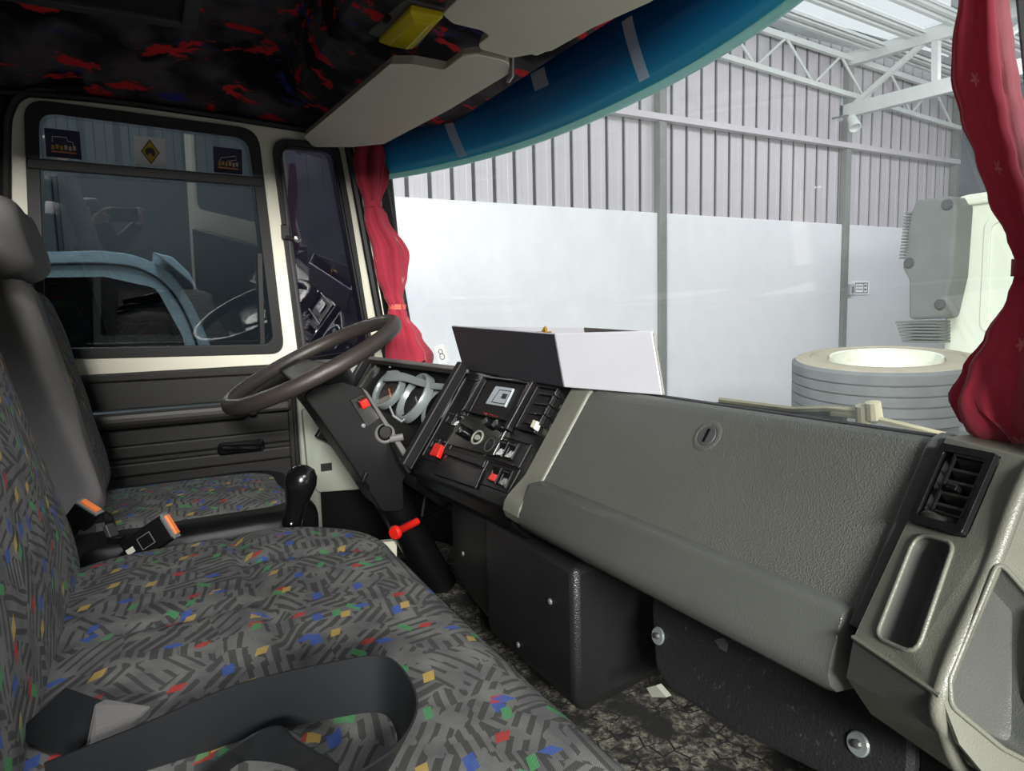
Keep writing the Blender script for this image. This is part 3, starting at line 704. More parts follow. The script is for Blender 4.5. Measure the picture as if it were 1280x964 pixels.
# wipers outside
for (pts, lb) in ((((975, 512), (1040, 511), (1092, 516), (1096, 520)), 'cream wiper arm outside the windscreen nearest the dash centre'), (((900, 500), (1000, 513), (1080, 520), (1180, 544)), 'long cream wiper arm lying along the windscreen base at right')):
    P = [on(x, y, 'y', 1.03) for x, y in pts]
    t = thing('wiper', lb, 'wiper', P[0], 'windscreen wipers')
    put('arm', MB().tube(P, .0055, 6), M['wiper'], t)
    e = P[2]; put('pivot', MB().lathe([(0, .02), (.012, .018), (.014, -.01), (0, -.02)], e, (0, -.2, 1), 12), M['wiper'], t)
    put('blade', MB().obox((P[0]+P[1])/2+V((0, -.008, -.008)), (P[1]-P[0])/2, V((0, .004, 0)), V((0, 0, .004))), M['rubber'], t)
    put('bracket', MB().obox((P[1]+P[2])/2+V((0, .004, -.004)), (P[2]-P[1])/5, V((0, .006, 0)), V((0, 0, .009))), M['greymetal'], t)
co = put('cowl', MB().grid(lambda u, v: (lambda x: V((x, wy(x, .74)+.04+.22*v, .655-.05*v)))(-.85+1.72*u), 24, 3), M['chassis'], solid=.015)
tag(co, 'grey metal cowl outside below the windscreen', 'panel')

# ------------------------------------------------------------------ blue sunblind
bl_ = thing('sunblind', 'translucent blue sunblind strip across the windscreen top', 'sunblind', (0, .82, 1.31))
def bsp(u, v):
    x = -.83 + 1.66*u; z = 1.317 + .155*v; return V((x, wy(x, z) - .035 - .05*math.sin(v*1.6)*.8, z))
put('film', MB().grid(bsp, 40, 8).mesh('film', True), M['blind'], bl_, solid=.003)
put('edge_strip', MB().grid(lambda u, v: bsp(u, 0)+V((0, -.002, -.015+.015*v)), 40, 1), M['blindedge'], bl_, solid=.005)
def bfind(px, py):
    best = None; d = ray(px, py).normalized()
    for i in range(81):
        for j in range(13):
            p = bsp(i/80, j/12); e = (p-CAM); k = (e - d*e.dot(d)).length
            if best is None or k < best[0]: best = (k, i/80, j/12)
    return best[1], best[2]
for (px, py, du_, dv_, nm) in ((572, 172, .012, .30, 'tape'), (797, 65, .012, .33, 'tape'), (677, 98, .016, .12, 'print_mark')):
    u, v = bfind(px, py)
    put(nm, MB().grid(lambda a, b: bsp(u+(a-.5)*2*du_*(.8 if nm == 'tape' else 1), min(1, max(0, v+(b-.5)*2*dv_)))+V((0, -.004, 0)), 4, 6), M['tape'], bl_)

# ------------------------------------------------------------------ sun visors
VP0 = V((0, .42, 1.402)); VN = V((0, .35, 1)).normalized()
def VV(px, py): return onp(px, py, VP0, VN)
v1 = [VV(*q) for q in ((380, 171), (405, 150), (488, 80), (515, 80), (555, 88), (577, 72), (600, 69), (634, 77), (640, 90), (560, 138), (480, 180), (440, 184), (392, 184))]
v2 = [VV(*q) for q in ((552, 18), (575, -4), (640, -60), (900, -80), (850, -20), (812, 4), (740, 36), (690, 64), (640, 73), (600, 62), (598, 56), (612, 45), (600, 38), (566, 30))]
for vp, lb in ((v1, 'grey sun visor above the driver door with curved notch'), (v2, 'grey sun visor at the top edge beside the yellow lamp')):
    t = thing('sun_visor', lb, 'sun visor', vp[0], 'sun visors')
    put('pad', MB().prism(rnd_poly(vp, .012, 3), VN*.018), M['visor'], t, bevel=.008, seg=3)
p = VV(638, 88)
t = thing('visor_hinge', 'small grey hinge clip between the two sun visors', 'hinge', p)
put('arm', MB().tube([VV(636, 98)+VN*-.004, VV(641, 90)-VN*.006, VV(638, 78)+VN*.012, VV(632, 74)+VN*.03], .005, 8).mesh('arm', True), M['greymetal'], t)
put('clip', MB().obox(VV(676, 67)+VN*.01, V((.018, .004, 0)), V((0, .006, 0)), VN*.008), M['visor'], t, bevel=.003)
put('clip_plate', MB().box((p.x-.02, p.y-.02, 1.41), (p.x+.03, p.y+.03, 1.45)), M['greymetal'], t, bevel=.004)
# ------------------------------------------------------------------ interior lamp
LP0 = V((0, .45, 1.482)); LNn = V((0, .27, 1)).normalized()
def LL(px, py, off=0): return onp(px, py, LP0 - LNn*off, LNn)
lm = thing('ceiling_lamp', 'yellow interior lamp with grey bezel in the headliner', 'lamp', LL(510, 30))
bz = [LL(458, 43), LL(505, 0), LL(560, 13), LL(521, 60)]
put('bezel', MB().prism(rnd_poly(bz, .01, 3), LNn*.02), M['headvinyl'], lm, bevel=.004)
lz = [LL(474, 46, .002), LL(514, 5, .002), LL(556, 14, .002), LL(518, 54, .002)]
li = inset(lz, .016)
ln = MB().loft([[p for p in lz], [p - LNn*.012 for p in lz], [p - LNn*.024 for p in li]])
put('lens', ln, M['lens'], lm, bevel=.003)
sw_ = LL(484, 24, .004); put('switch', MB().obox(sw_, V((.010, 0, 0)), V((0, .006, 0)), LNn*.006), M['rubber'], lm, bevel=.002)

# ------------------------------------------------------------------ curtains
def curtain(name, label, rows, axis, val, nf, flat, seed, ties):
    rr = random.Random(seed); t = thing(name, label, 'curtain', on((rows[0][1]+rows[0][2])/2, rows[-1][0], axis, val), 'windscreen curtains')
    N = 64; rings = []; uv = []; ny = 60; y0, y1 = rows[0][0], rows[-1][0]
    ph = [rr.random()*6 for _ in range(6)]; acc = 0
    for j in range(ny+1):
        py = y0 + (y1-y0)*j/ny; l, r = interp(rows, py)
        a, b = on(l, py, axis, val), on(r, py, axis, val); c = (a+b)/2; hw = (b-a)/2; w_ = hw.length
        dep = V((0, 1, 0)) if axis == 'y' else V((1, .0, 0))
        e = hw.normalized(); ring = []
        loose = min(1, w_/.045)
        for k in range(N):
            q = 2*PI*k/N
            fold = .42*(abs(math.sin(.5*nf*q+ph[0]+.35*math.sin(j*.09+ph[3])))-.62) + .20*(abs(math.sin((nf-.5)*q+ph[1]+j*.035))-.62) + .05*noise.noise(V((math.cos(q)*2, math.sin(q)*2, j*.12+seed)))
            m_ = 1 + fold*(.45+.85*loose) if abs(math.cos(q)) < .97 else 1+.3*fold
            hem = max(0, j/ny-.86)/.14*.016*math.sin(nf*q+ph[2]); ring.append(c + V((0, 0, hem)) + hw*math.cos(q)*min(m_, 1.08) + dep*(math.sin(q)*flat*(.4+.6*loose)*m_))
            uv.append((q/(2*PI)*.36, j/ny*(a.z if 0 else 1)*.62))
        rings.append(ring)
    mb = MB().loft(rings); mb.uv = uv
    put('cloth', mb.mesh('cloth', True, 1.2), M['curtain'], t)
    for py in ties:
        l, r = interp(rows, py); a, b = on(l, py, axis, val), on(r, py, axis, val); c = (a+b)/2; hw = (b-a)/2
        dep = V((0, 1, 0)) if axis == 'y' else V((1, 0, 0))
        rg = []
        for dz, s_ in ((-.008, 1.04), (-.008, 1.12), (.008, 1.12), (.008, 1.04)):
            rg.append([c + V((0, 0, dz)) + hw*math.cos(2*PI*k/24)*s_ + dep*math.sin(2*PI*k/24)*flat*.75*s_ for k in range(24)])
        tb = put('tie_band', MB().loft(rg+[rg[0]], cap=False).mesh('tie', True), M['tie'] if py > 300 and axis == 'x' else M['curtain'], t)
    return t
curtain('curtain', 'dark red curtain gathered twice beside the driver door', [(174, 446, 494), (200, 441, 489), (225, 445, 484), (252, 455, 476), (259, 457, 476), (270, 456, 483), (320, 468, 510), (345, 472, 508), (370, 481, 503), (384, 487, 506), (392, 486, 508), (420, 484, 526), (450, 484, 541), (456, 487, 540)], 'x', -.815, 5, .030, 3, (256, 384))
curtain('curtain', 'dark red flower patterned curtain tied at the right windscreen edge', [(-60, 1206, 1246), (0, 1203, 1256), (60, 1194, 1262), (100, 1193, 1268), (150, 1205, 1278), (200, 1222, 1290), (250, 1238, 1305), (300, 1262, 1316), (325, 1272, 1318), (345, 1272, 1320), (370, 1262, 1330), (420, 1236, 1345), (460, 1212, 1356), (500, 1194, 1362), (520, 1200, 1362), (540, 1225, 1360), (546, 1235, 1356)], 'y', .735, 6, .032, 8, (335,))

# =================================================================== DASHBOARD
# --- grey passenger dash: panel, roll, trims
dash = thing('dashboard', 'grey textured passenger dashboard with glove panel and padded lower roll', 'dashboard', (.46, .62, .5))
def prof_x(name, prof, x0, x1, mat, parent, bevel=0, n=1):
    mb = MB(); rings = [[(x0+(x1-x0)*i/n, y, z) for y, z in prof] for i in range(n+1)]
    mb.loft(rings); return put(name, mb.mesh(name, True, .55), mat, parent, bevel)
pan = [(.80, .66), (.765, .69), (.755, .735), (.735, .7525), (.718, .757), (.702, .754), (.692, .745), (.592, .604), (.586, .596), (.59, .585), (.66, .57), (.80, .60)]
prof_x('panel', pan, .172, .776, M['dash'], dash)
rol = [(.602, .604), (.590, .6035), (.580, .6030), (.5755, .6018), (.5725, .5990), (.5712, .5950), (.563, .575), (.555, .552), (.553, .540), (.557, .527), (.568, .517), (.60, .512), (.64, .53), (.63, .59)]
def rolring(x, s_):
    bul = .016*(1-(x-.126)/.64); out = []
    for a, b in rol:
        a = a - bul*max(0, min(1, (.60-a)/.05)); out.append((x, .585+(a-.585)*s_, .562+(b-.562)*s_))
    return out
put('lower_roll', MB().loft([rolring(x, s_) for x, s_ in ((.160, .80), (.164, .95), (.172, 1), (.46, 1), (.748, 1), (.758, .95), (.762, .75))]).mesh('roll', True, .7), M['dashroll'], dash)
lip = [(.735, .757), (.718, .7625), (.700, .7585), (.689, .748), (.588, .604), (.575, .59), (.60, .58), (.72, .72)]
lip2 = [(.735, .757), (.718, .7625), (.700, .7585), (.689, .748), (.588, .602), (.552, .572), (.543, .560), (.540, .545), (.547, .528), (.58, .52), (.72, .70)]
prof_x('side_trim', lip2, .108, .170, M['dashtan'], dash, .004)
prof_x('panel_border', [(a-.004, b+.002) for a, b in lip], .765, .782, M['dashroll'], dash, .003)
put('screen_ledge', MB().box((.20, .728, .735), (.80, .746, .7565)), M['rubber'], dash, bevel=.003)
PN0 = V((0, .692, .745)); PNn = V((0, -.141, .100)).normalized()
lc = onp(884, 545, PN0, PNn)
lk = put('lock_bezel', MB().lathe([(.027, -.001), (.022, .0012), (.018, .0016), (.016, .0005), (0, .0004)], lc, PNn, 28).mesh('lock', True, .9), M['dash'], dash)
put('lock_barrel', MB().lathe([(.0155, .0002), (.0145, .0015), (0, .0015)], lc, PNn, 20), M['hatch'], lk)
put('key_slot', MB().obox(lc+PNn*.0016, V((.002, 0, 0)), V((0, .006, .0085))*1.0, PNn*.001), M['blackgloss'], lk)

# --- right end cap with vent and pockets
cap = thing('dash_end_cap', 'worn grey dashboard end section with air vent and storage pockets', 'dash end', (.87, .6, .5))
OF = V((.028, .078, 0))
LE = [V((.785, .745, .762)), V((.785, .690, .765)), V((.785, .552, .592)), V((.785, .543, .556)), V((.785, .582, .507)), V((.785, .68, .47))]
RI = [V((.880, .745, .762)), V((.880, .650, .764)), V((.880, .520, .594)), V((.880, .530, .556)), V((.880, .566, .505)), V((.880, .68, .44))]
OU = [r + OF for r in RI]
CN = (RI[1]-LE[1]).cross(LE[2]-LE[1]).normalized(); CN = -CN if CN.y > 0 else CN
SNn = OF.cross(RI[2]-RI[1]).normalized(); SNn = -SNn if SNn.x < 0 else SNn
def CF(px, py, off=0): return onp(px, py, LE[1] + CN*off, CN)
def SFp(px, py, off=0): return onp(px, py, RI[1] + SNn*off, SNn)
vq = [(1181, 557), (1251, 571), (1207, 673), (1139, 654)]
pq = [(1147, 666), (1194, 680), (1146, 819), (1095, 797)]
vh = rnd_poly([CF(*q) for q in vq], .004, 3); phh = rnd_poly([CF(*q) for q in pq], [.014, .012, .012, .012], 4)
put('front_plate', MB().holed([[LE[1], RI[1], RI[2], LE[2]], vh, phh], -CN*.005), M['dashtan'], cap, bevel=.002)
put('top_plate', MB().prism([LE[1], RI[1], OU[1], OU[0], LE[0]], (0, 0, -.006)), M['dashtan'], cap, bevel=.002)
for a, b in ((2, 3), (3, 4), (4, 5)):
    put('lower_plate', MB().prism([LE[a], RI[a], RI[b], LE[b]], V((0, .006, .002))), M['dashroll'] if a == 2 else M['dashtan'], cap)
put('seam', MB().tube([LE[2]+CN*.001, RI[2]+CN*.001], .0022, 6), M['dashtan'], cap)
sq = [(1247, 700), (1300, 760), (1300, 960), (1252, 935), (1188, 882), (1186, 850)]
shh = rnd_poly([SFp(*q) for q in sq], [.008, .01, .01, .03, .012, .012], 4)
big = [RI[1], OU[1]+V((.03, .08, 0)), OU[3]+V((.03, .08, 0)), OU[4]+V((.03, .08, 0)), RI[4], RI[3], RI[2]]
big = [p - SNn*((p-RI[1]).dot(SNn)) for p in big]
sidep = MB().holed([big, shh], -SNn*.004)
put('side_plate', sidep, M['dashtan'], cap)
put('ridge', MB().tube(bez([RI[0]+V((-.003, .004, -.004)), RI[1]+V((-.003, .004, -.004)), RI[1].lerp(RI[2], .5)+V((-.004, .005, -.002)), RI[2]+V((-.004, .006, 0)), RI[3]+V((-.004, .006, 0)), RI[4]+V((-.004, .006, .002)), RI[5]+V((-.004, .004, .003))], 6), .0065, 12).mesh('ridge', True, 2), M['dashtan'], cap)
put('left_cheek', MB().prism([LE[0], LE[1], LE[2], LE[3], LE[4], LE[5], V((.785, .74, .6))], V((.004, 0, 0))), M['dashtan'], cap)
# hollow pockets
def pocket(name, hole, nrm, depth, shrink, mat):
    c = sum(hole, V())/len(hole); q = [c + (p-c)*shrink - nrm*depth for p in hole]; m = [c + (p-c)*(.35+.65*shrink) - nrm*depth*.75 for p in hole]
    mb = MB(); n = len(hole); mb.v = [tuple(p) for p in [h for h in hole]+m+q]
    mb.f = [(i, (i+1) % n, n+(i+1) % n, n+i) for i in range(n)] + [(n+i, n+(i+1) % n, 2*n+(i+1) % n, 2*n+i) for i in range(n)] + [tuple(range(2*n, 3*n))]
    o = put(name, mb.mesh(name, True, .9), mat, cap)
    put('rim', MB().tube([p + nrm*.0008 for p in hole], .0022, 6, closed=True).mesh('rim', True, 2), M['dashtan'], o)
    return o
pk = pocket('pocket', phh, CN, .030, .80, M['dashroll'])
put('pocket_bulge', MB().tube([CF(1150, 690, -.022), CF(1135, 730, -.022), CF(1120, 790, -.024)], [.008, .011, .008], 10).mesh('b', True, 2), M['dashroll'], pk)
pk2 = pocket('side_pocket', shh, SNn, .020, .86, M['dashroll'])
put('inner_back', MB().box((.80, .70, .50), (.93, .76, .74)), M['consoleblack'], cap)
# vent
vt = put('air_vent', MB().holed([rnd_poly([CF(*q, .001) for q in vq], .004, 3), rnd_poly(inset([CF(*q, .001) for q in vq], .008), .003, 3)], CN*.006), M['blackplastic'], cap, bevel=.0015)
vi_ = inset([CF(*q) for q in vq], .006)
put('vent_cavity', MB().loft([vi_, [p - CN*.028 for p in inset(vi_, .003)]], cap=False).add([p - CN*.028 for p in vi_], [(0, 1, 2, 3)]), M['hatchdark'], vt)
vc = [CF(x, y, .004) for x, y in ((1196, 569), (1238, 578), (1207, 652), (1164, 640))]
put('vent_inner_frame', MB().holed([vc, inset(vc, .0022)], CN*.003), M['blackplastic'], vt)
for i in range(5):
    t_ = .10 + i*.2; a, b = vc[0].lerp(vc[3], t_), vc[1].lerp(vc[2], t_); e = (b-a)/2*.97; up = (vc[3]-vc[0]).normalized()
    put('vent_slat', MB().obox((a+b)/2 - CN*.008, e, (CN*.007-up*.004), (CN.cross(e.normalized())*.0013)), M['armrest'], vt)
tm = vc[0].lerp(vc[3], .55).lerp(vc[1].lerp(vc[2], .55), .4)
put('vent_tab', MB().obox(tm, (vc[1]-vc[0])*.14, CN*.006, (vc[3]-vc[0]).normalized()*.003), M['blackgloss'], vt, bevel=.001)
put('vent_wheel', MB().lathe([(0, -.005), (.020, -.005), (.022, 0), (.020, .005), (0, .005)], CF(1180, 656, -.014), (LE[2]-LE[1]), 20).mesh('w', True), M['armrest'], vt)
jam = put('trim_6', MB().tube(bez([V((.915, .66, .80)), V((.912, .635, .70)), V((.908, .612, .60)), V((.905, .62, .50)), V((.90, .70, .40))], 5), .013, 8).mesh('jamb', True, 2), M['rubber'], kind='structure'); jam['label'] = 'black rubber door seal beside the dashboard end'
put('jamb', MB().box((.93, .66, FZ-.05), (.985, .84, .78)), M['consoleblack'], jam)

# --- centre console
CTL, CTR, CBL, CBR = V((-.37, .707, .758)), V((.108, .702, .757)), V((-.37, .545, .520)), V((.108, .552, .536))
cc = thing('centre_console', 'black centre console with radio slot switches and vents', 'console', (-.11, .62, .4))
CQN = (CTR-CTL).cross(CBL-CTL).normalized(); CQN = -CQN if CQN.y > 0 else CQN
def K(px, py, off=0):
    n = CQN; p = onp(px, py, CTL, n)
    for _ in range(4):
        u = (p.x-CTL.x)/(CTR.x-CTL.x); a = CTL.lerp(CTR, u); b = CBL.lerp(CBR, u)
        n = V((1, 0, 0)).cross(b-a).normalized(); n = -n if n.y > 0 else n
        p = onp(px, py, a + n*off, n)
    return p
bk = V((0, .22, -.02))
low = [(.575, .455), (.66, .43)]
body = MB()
cr = [[V((x, .90, .68)), V((x, .735, .752)) , a, a.lerp(b, .5), b, b+V((0, .008, -.03)), V((x, b.y+.04, b.z-.06)), V((x, .70, b.z-.07)), V((x, .88, .52))] for x, a, b in ((-.368, CTL, CBL), (-.10, (CTL+CTR)/2, (CBL+CBR)/2), (.108, CTR, CBR))]
put('body', body.loft(cr).mesh('console', True, .5), M['consoleblack'], cc, bevel=.006, seg=3)
def kq(pts, off=0): return [K(x, y, off) for x, y in pts]
def kslab(name, pts, h, mat, parent, off=0, bevel=.0015, r=0):
    P = kq(pts, off)
    if r: P = rnd_poly(P, r, 3)
    return put(name, MB().prism(P, CQN*h), mat, parent, bevel)
def kframe(name, pts, w_, h, mat, parent, off=0):
    P = kq(pts, off); return put(name, MB().holed([P, inset(P, w_)], CQN*h), mat, parent, .001)
kframe('left_switch_bay', [(583, 472), (609, 476), (553, 582), (527, 572)], .006, .004, M['blackplastic'], cc)
rad = kframe('radio_slot', [(608, 472), (668, 480), (640, 530), (582, 516)], .005, .012, M['blackplastic'], cc)
kslab('slot_floor', [(612, 476), (664, 483), (638, 526), (587, 513)], .001, M['hatchdark'], rad)
card = kslab('display_card', [(622, 484), (644, 487), (633, 510), (609, 506)], .006, M['lcd'], rad, .001)
kframe('display_border', [(625, 487), (640, 489), (631, 506), (614, 503)], .002, .001, M['ink'], card, .0075)
kslab('display_mark', [(629, 492), (635, 493), (632, 499), (626, 498)], .001, M['ink'], card, .0075)
for i in range(6):
    x, y = 606+7*i, 516.5+1.9*i
    kslab('indicator', [(x, y), (x+4, y+1), (x+2.5, y+4), (x-1.5, y+3)], .004, M['red'] if i < 3 else M['led'], rad, .002)
rp = kslab('heater_panel', [(582, 520), (638, 534), (618, 572), (560, 556)], .006, M['blackgloss'], cc, .0, r=.004)
def kdisc(name, px, py, r, h, mat, parent, off=0): return put(name, MB().lathe([(0, h), (r*.9, h), (r, h*.8), (r, 0)], K(px, py, off), CQN, 20).mesh(name, True, .6), mat, parent)
kn = kdisc('heater_knob', 580, 540, .014, .02, M['blackgloss'], rp, .006); kslab('knob_mark', [(575, 538), (579, 536), (578, 540), (574, 542)], .002, M['chrome'], kn, .026)
kn = kdisc('heater_knob', 612, 530, .010, .014, M['blackgloss'], rp, .006); kn = kdisc('heater_knob', 625, 533, .010, .014, M['blackgloss'], rp, .006)
# oval logo dial
oc = K(597, 547, .0065); ex = (CTR-CTL).normalized(); ey = CQN.cross(ex)
def oval(a, b): return [oc + ex*math.cos(q*PI/12)*a + ey*math.sin(q*PI/12)*b for q in range(24)]
lg = put('logo_ring', MB().holed([oval(.024, .017), oval(.020, .0135)], CQN*.002), M['panelgrey'], rp)
put('logo_leaf', MB().prism(oval(.012, .006), CQN*.0015), M['panelgrey'], lg)
put('dial_ring', MB().holed([[K(612, 556, .0065)+ex*math.cos(q*PI/10)*.018+ey*math.sin(q*PI/10)*.016 for q in range(20)], [K(612, 556, .0065)+ex*math.cos(q*PI/10)*.0165+ey*math.sin(q*PI/10)*.0145 for q in range(20)]], CQN*.001), M['hatch'], rp)
ty = kslab('ash_tray', [(562, 562), (611, 577), (607, 587), (557, 569)], .010, M['blackplastic'], cc, .0, .003)
kslab('tray_flap', [(557, 572), (606, 588), (596, 612), (543, 594)], .005, M['consoleblack'], cc, 0, .003)
# right column vent
va = kframe('console_vent', [(676, 484), (702, 488), (672, 544), (647, 538)], .004, .010, M['blackplastic'], cc)
kslab('vent_cavity', [(676, 486), (700, 490), (671, 541), (649, 536)], .001, M['hatchdark'], va)
for i in range(4):
    x, y = 679-6.5*i, 493+12*i
    kslab('vent_slat', [(x, y), (x+21, y+3), (x+20, y+5), (x-1, y+2)], .008, M['blackplastic'], va, .002, 0)
kslab('cream_tab', [(672, 528), (677, 530), (673, 540), (668, 537)], .012, M['visor'], va, .004)
kslab('vent_rail', [(668, 480), (673, 481), (640, 541), (635, 540)], .016, M['blackplastic'], cc, 0, .002)
# rocker switches: two groups
for (pts, red) in ((((630, 551), (639, 553), (629, 573), (620, 571)), 0), (((642, 553), (651, 556), (641, 576), (632, 574)), 0),
                   (((621, 583), (630, 586), (621, 606), (612, 602)), 1), (((635, 587), (644, 590), (634, 612), (624, 607)), 0),
                   (((566, 516), (574, 518), (566, 533), (558, 530)), 0), (((576, 519), (583, 521), (575, 536), (567, 533)), 0),
                   (((546, 548), (553, 550), (546, 563), (539, 561)), 0), (((556, 551), (562, 553), (556, 564), (549, 562)), 0)):
    s_ = kframe('switch_frame', pts, .0025, .006, M['blackplastic'], cc)
    P = kq(pts); I = inset(P, .003); mid0 = (I[0]+I[3])/2; mid1 = (I[1]+I[2])/2
    rk = MB().loft([[I[0]+CQN*.010, I[1]+CQN*.010, I[1], I[0]], [mid0+CQN*.003, mid1+CQN*.003, mid1, mid0], [I[3]+CQN*.006, I[2]+CQN*.006, I[2], I[3]]])
    put('rocker', rk, M['blackgloss'], s_)
    if red: put('red_lens', MB().prism([mid0+CQN*.0045, mid1+CQN*.0045, I[2]+CQN*.007, I[3]+CQN*.007], CQN*.001), M['red'], s_)
    else: put('switch_mark', MB().prism([I[0].lerp(mid0, .2)+CQN*.0105, I[1].lerp(mid1, .2)+CQN*.0105, I[1].lerp(mid1, .35)+CQN*.0095, I[0].lerp(mid0, .35)+CQN*.0095], CQN*.0006), M['greymetal'], s_)
kframe('switch_group', [(622, 544), (666, 556), (650, 586), (606, 572)], .002, .004, M['blackplastic'], cc)
kframe('switch_group', [(612, 576), (652, 588), (636, 618), (597, 604)], .002, .004, M['blackplastic'], cc)
rs = kslab('red_switch', [(549, 556), (557, 559), (551, 574), (541, 571)], .012, M['red'], cc, .002, .002)

# --- instrument cluster
ITL, ITR, IBR = V((-.84, .60, .772)), V((-.372, .708, .760)), V((-.372, .543, .520))
IBL = ITL + (IBR-ITR)
IN_ = (ITR-ITL).cross(IBR-ITR).normalized(); IN_ = -IN_ if IN_.y > 0 else IN_
ic = thing('instrument_cluster', 'dismantled instrument cluster with open silver gauge rings', 'gauge cluster', (-.6, .62, .5))
def I(px, py, off=0): return onp(px, py, ITL + IN_*off, IN_)
IC = [ITL, ITR, IBR, IBL]
put('housing', MB().holed([IC, inset(IC, .022)], IN_*.008), M['doorvinyl'], ic, bevel=.004)
put('back_plate', MB().prism([p - IN_*.03 for p in inset(IC, .004)], IN_*.012), M['consoleblack'], ic)
put('shell', MB().prism([p - IN_*.035 for p in IC], -IN_*.05), M['consoleblack'], ic)
put('shell_top', MB().loft([[p for p in (ITL, ITR, ITR+V((0, .15, -.06)), ITL+V((.0, .10, -.05)))], [p-V((0, 0, .02)) for p in (ITL, ITR, ITR+V((0, .15, -.06)), ITL+V((.0, .10, -.05)))]]), M['consoleblack'], ic)
put('side_rail', MB().obox((ITR+IBR)/2+IN_*.025, (IBR-ITR)/2, IN_*.014, (ITR-ITL).normalized()*.009), M['rubber'], ic, bevel=.004)
put('side_rail', MB().obox((ITL+IBL)/2+IN_*.015, (IBL-ITL)/2, IN_*.014, (ITR-ITL).normalized()*.009), M['rubber'], ic, bevel=.004)
put('top_rail', MB().obox((ITL+ITR)/2+IN_*.006+(IBR-ITR).normalized()*.008, (ITR-ITL)/2, IN_*.010, (IBR-ITR).normalized()*.006), M['headvinyl'], ic, bevel=.004)
for (px, py, r, h, face, lb) in ((489, 489, .060, .020, 'needle', 'left'), (523, 500, .072, .024, 'hatchdark', 'middle'), (548, 508, .060, .012, 'hatchdark', 'right')):
    c = I(px, py, -.015); GN = IN_ if face == 'needle' else V((0, -.83, .56)).normalized()
    gq = put('gauge_ring', MB().lathe([(r*.80, 0), (r*.86, h*.9), (r*.89, h), (r*.97, h), (r, h*.8), (r, 0)], c, GN, 40).mesh('ring', True, .7), M['silver'], ic)
    put('gauge_face', MB().lathe([(r*.81, .003), (0, .003)], c, GN, 32), M[face], gq)
    e = (ITR-ITL).normalized(); u_ = GN.cross(e)
    put('gauge_needle', MB().obox(c+GN*.008+e*r*.2-u_*r*.15, (e*.8-u_*.6)*r*.35, IN_*.001, (u_*.8+e*.6)*.002), M['orange'] if face == 'needle' else M['silver'], gq)
    if face == 'needle': put('gauge_glass', MB().lathe([(r*.8, h*.6), (0, h*.6)], c, GN, 32), M['gaugeglass'], gq)
web = [I(484, 463, .012), I(506, 466, .012), I(540, 478, .012), I(562, 480, .012), I(556, 488, .012), I(530, 484, .012), I(504, 476, .012), I(478, 476, .012)]
put('gauge_bridge', MB().prism(web, -IN_*.006), M['silver'], ic, bevel=.002)
put('under_cover', MB().box((-.955, .64, .40), (-.38, .76, .66)), M['consoleblack'], ic)
for (px, py) in ((487, 459), (553, 467), (524, 471), (505, 520)):
    put('screw', MB().lathe([(0, .006), (.005, .005), (.006, 0)], I(px, py, -.012), IN_, 10), M['chrome'], ic)
put('loose_wire', MB().tube([I(487, 508, 0), I(492, 520, .02), I(502, 527, .02), I(508, 522, 0)], .003, 6), M['white'], ic)
put('bottom_slot', MB().prism([I(512, 560, .01), I(519, 563, .01), I(510, 585, .01), I(505, 580, .01)], IN_*.006), M['headvinyl'], ic)

# --- black lower box, kick panel
bx = thing('engine_access_box', 'black moulded plastic box with screws below the console', 'box', (0, .7, FZ))
px0 = [(.268, .582), (-.06, .585), (-.075, .60), (-.36, .64)]
pl_ = [V((.27, .585, 0)), V((-.06, .585, 0)), V((-.085, .605, 0)), V((-.37, .64, 0)), V((-.37, .86, 0)), V((.235, .86, 0))]
rg = []
for z, k in ((.205, .09), (.235, .0), (.30, 0), (.462, 0), (.478, .015)):
    cen = V((-.06, .74, 0)); rg.append([V((cen.x+(p.x-cen.x)*(1-k*.5), cen.y+(p.y-cen.y)*(1-k*2), z)) for p in pl_])
put('moulding', MB().loft(rg).mesh('box', True, .3), M['boxblack'], bx, bevel=.014, seg=3)
put('foot', MB().box((-.33, .75, FZ), (.12, .85, .25)), M['consoleblack'], bx)
for (px, py) in ((579, 692), (688, 752), (648, 806)):
    put('screw', MB().lathe([(0, .004), (.005, .003), (.006, 0)], on(px, py, 'y', .584 if px > 600 else .612), (0, -1, 0), 10), M['headvinyl'], bx)
KP0 = V((.6, .66, .4)); KPn = V((0, -1, .25)).normalized()
def KK(px, py, off=0): return onp(px, py, KP0 + KPn*off, KPn)
kk = thing('kick_panel', 'scuffed black footwell panel fixed with big washers', 'panel', KK(950, 860))
kpts = [KK(812, 730), KK(1140, 850), KK(1140, 985), KK(1060, 985), KK(985, 948), KK(900, 905), KK(835, 862), KK(818, 835)]
def kick_mat():
    t = NT('scuffed_black_mat'); o = t.co(); n_ = t.noise(o, 60, 6, .8)
    z = t.n('SeparateXYZ', Vector=o).outputs[2]
    col = t.mix(t.ma('MULTIPLY', t.step(n_, .60, .72), .45), lin((24, 25, 27)), lin((105, 106, 104)))
    return t.done(t.bsdf(Base_Color=col, Roughness=.6, Normal=t.bump(t.noise(o, 300, 3), .5, .002)))
M['kick'] = kick_mat()
put('mat', MB().prism(rnd_poly(kpts, .03, 3), -KPn*.02), M['kick'], kk, bevel=.006)
for (px, py) in ((823, 795), (1073, 930)):
    c = KK(px, py, .001)
    wsh = put('washer', MB().lathe([(0, .003), (.012, .003), (.0135, .0015), (.0135, 0)], c, KPn, 24), M['silver'], kk)
    put('bolt', MB().lathe([(0, .008), (.004, .007), (.0055, .003)], c, KPn, 8), M['greymetal'], wsh)
put('torn_hole', MB().prism([KK(x, y, .0005) for x, y in ((893, 800), (905, 797), (910, 806), (908, 815), (900, 811))], KPn*.001), M['hatch'], kk)
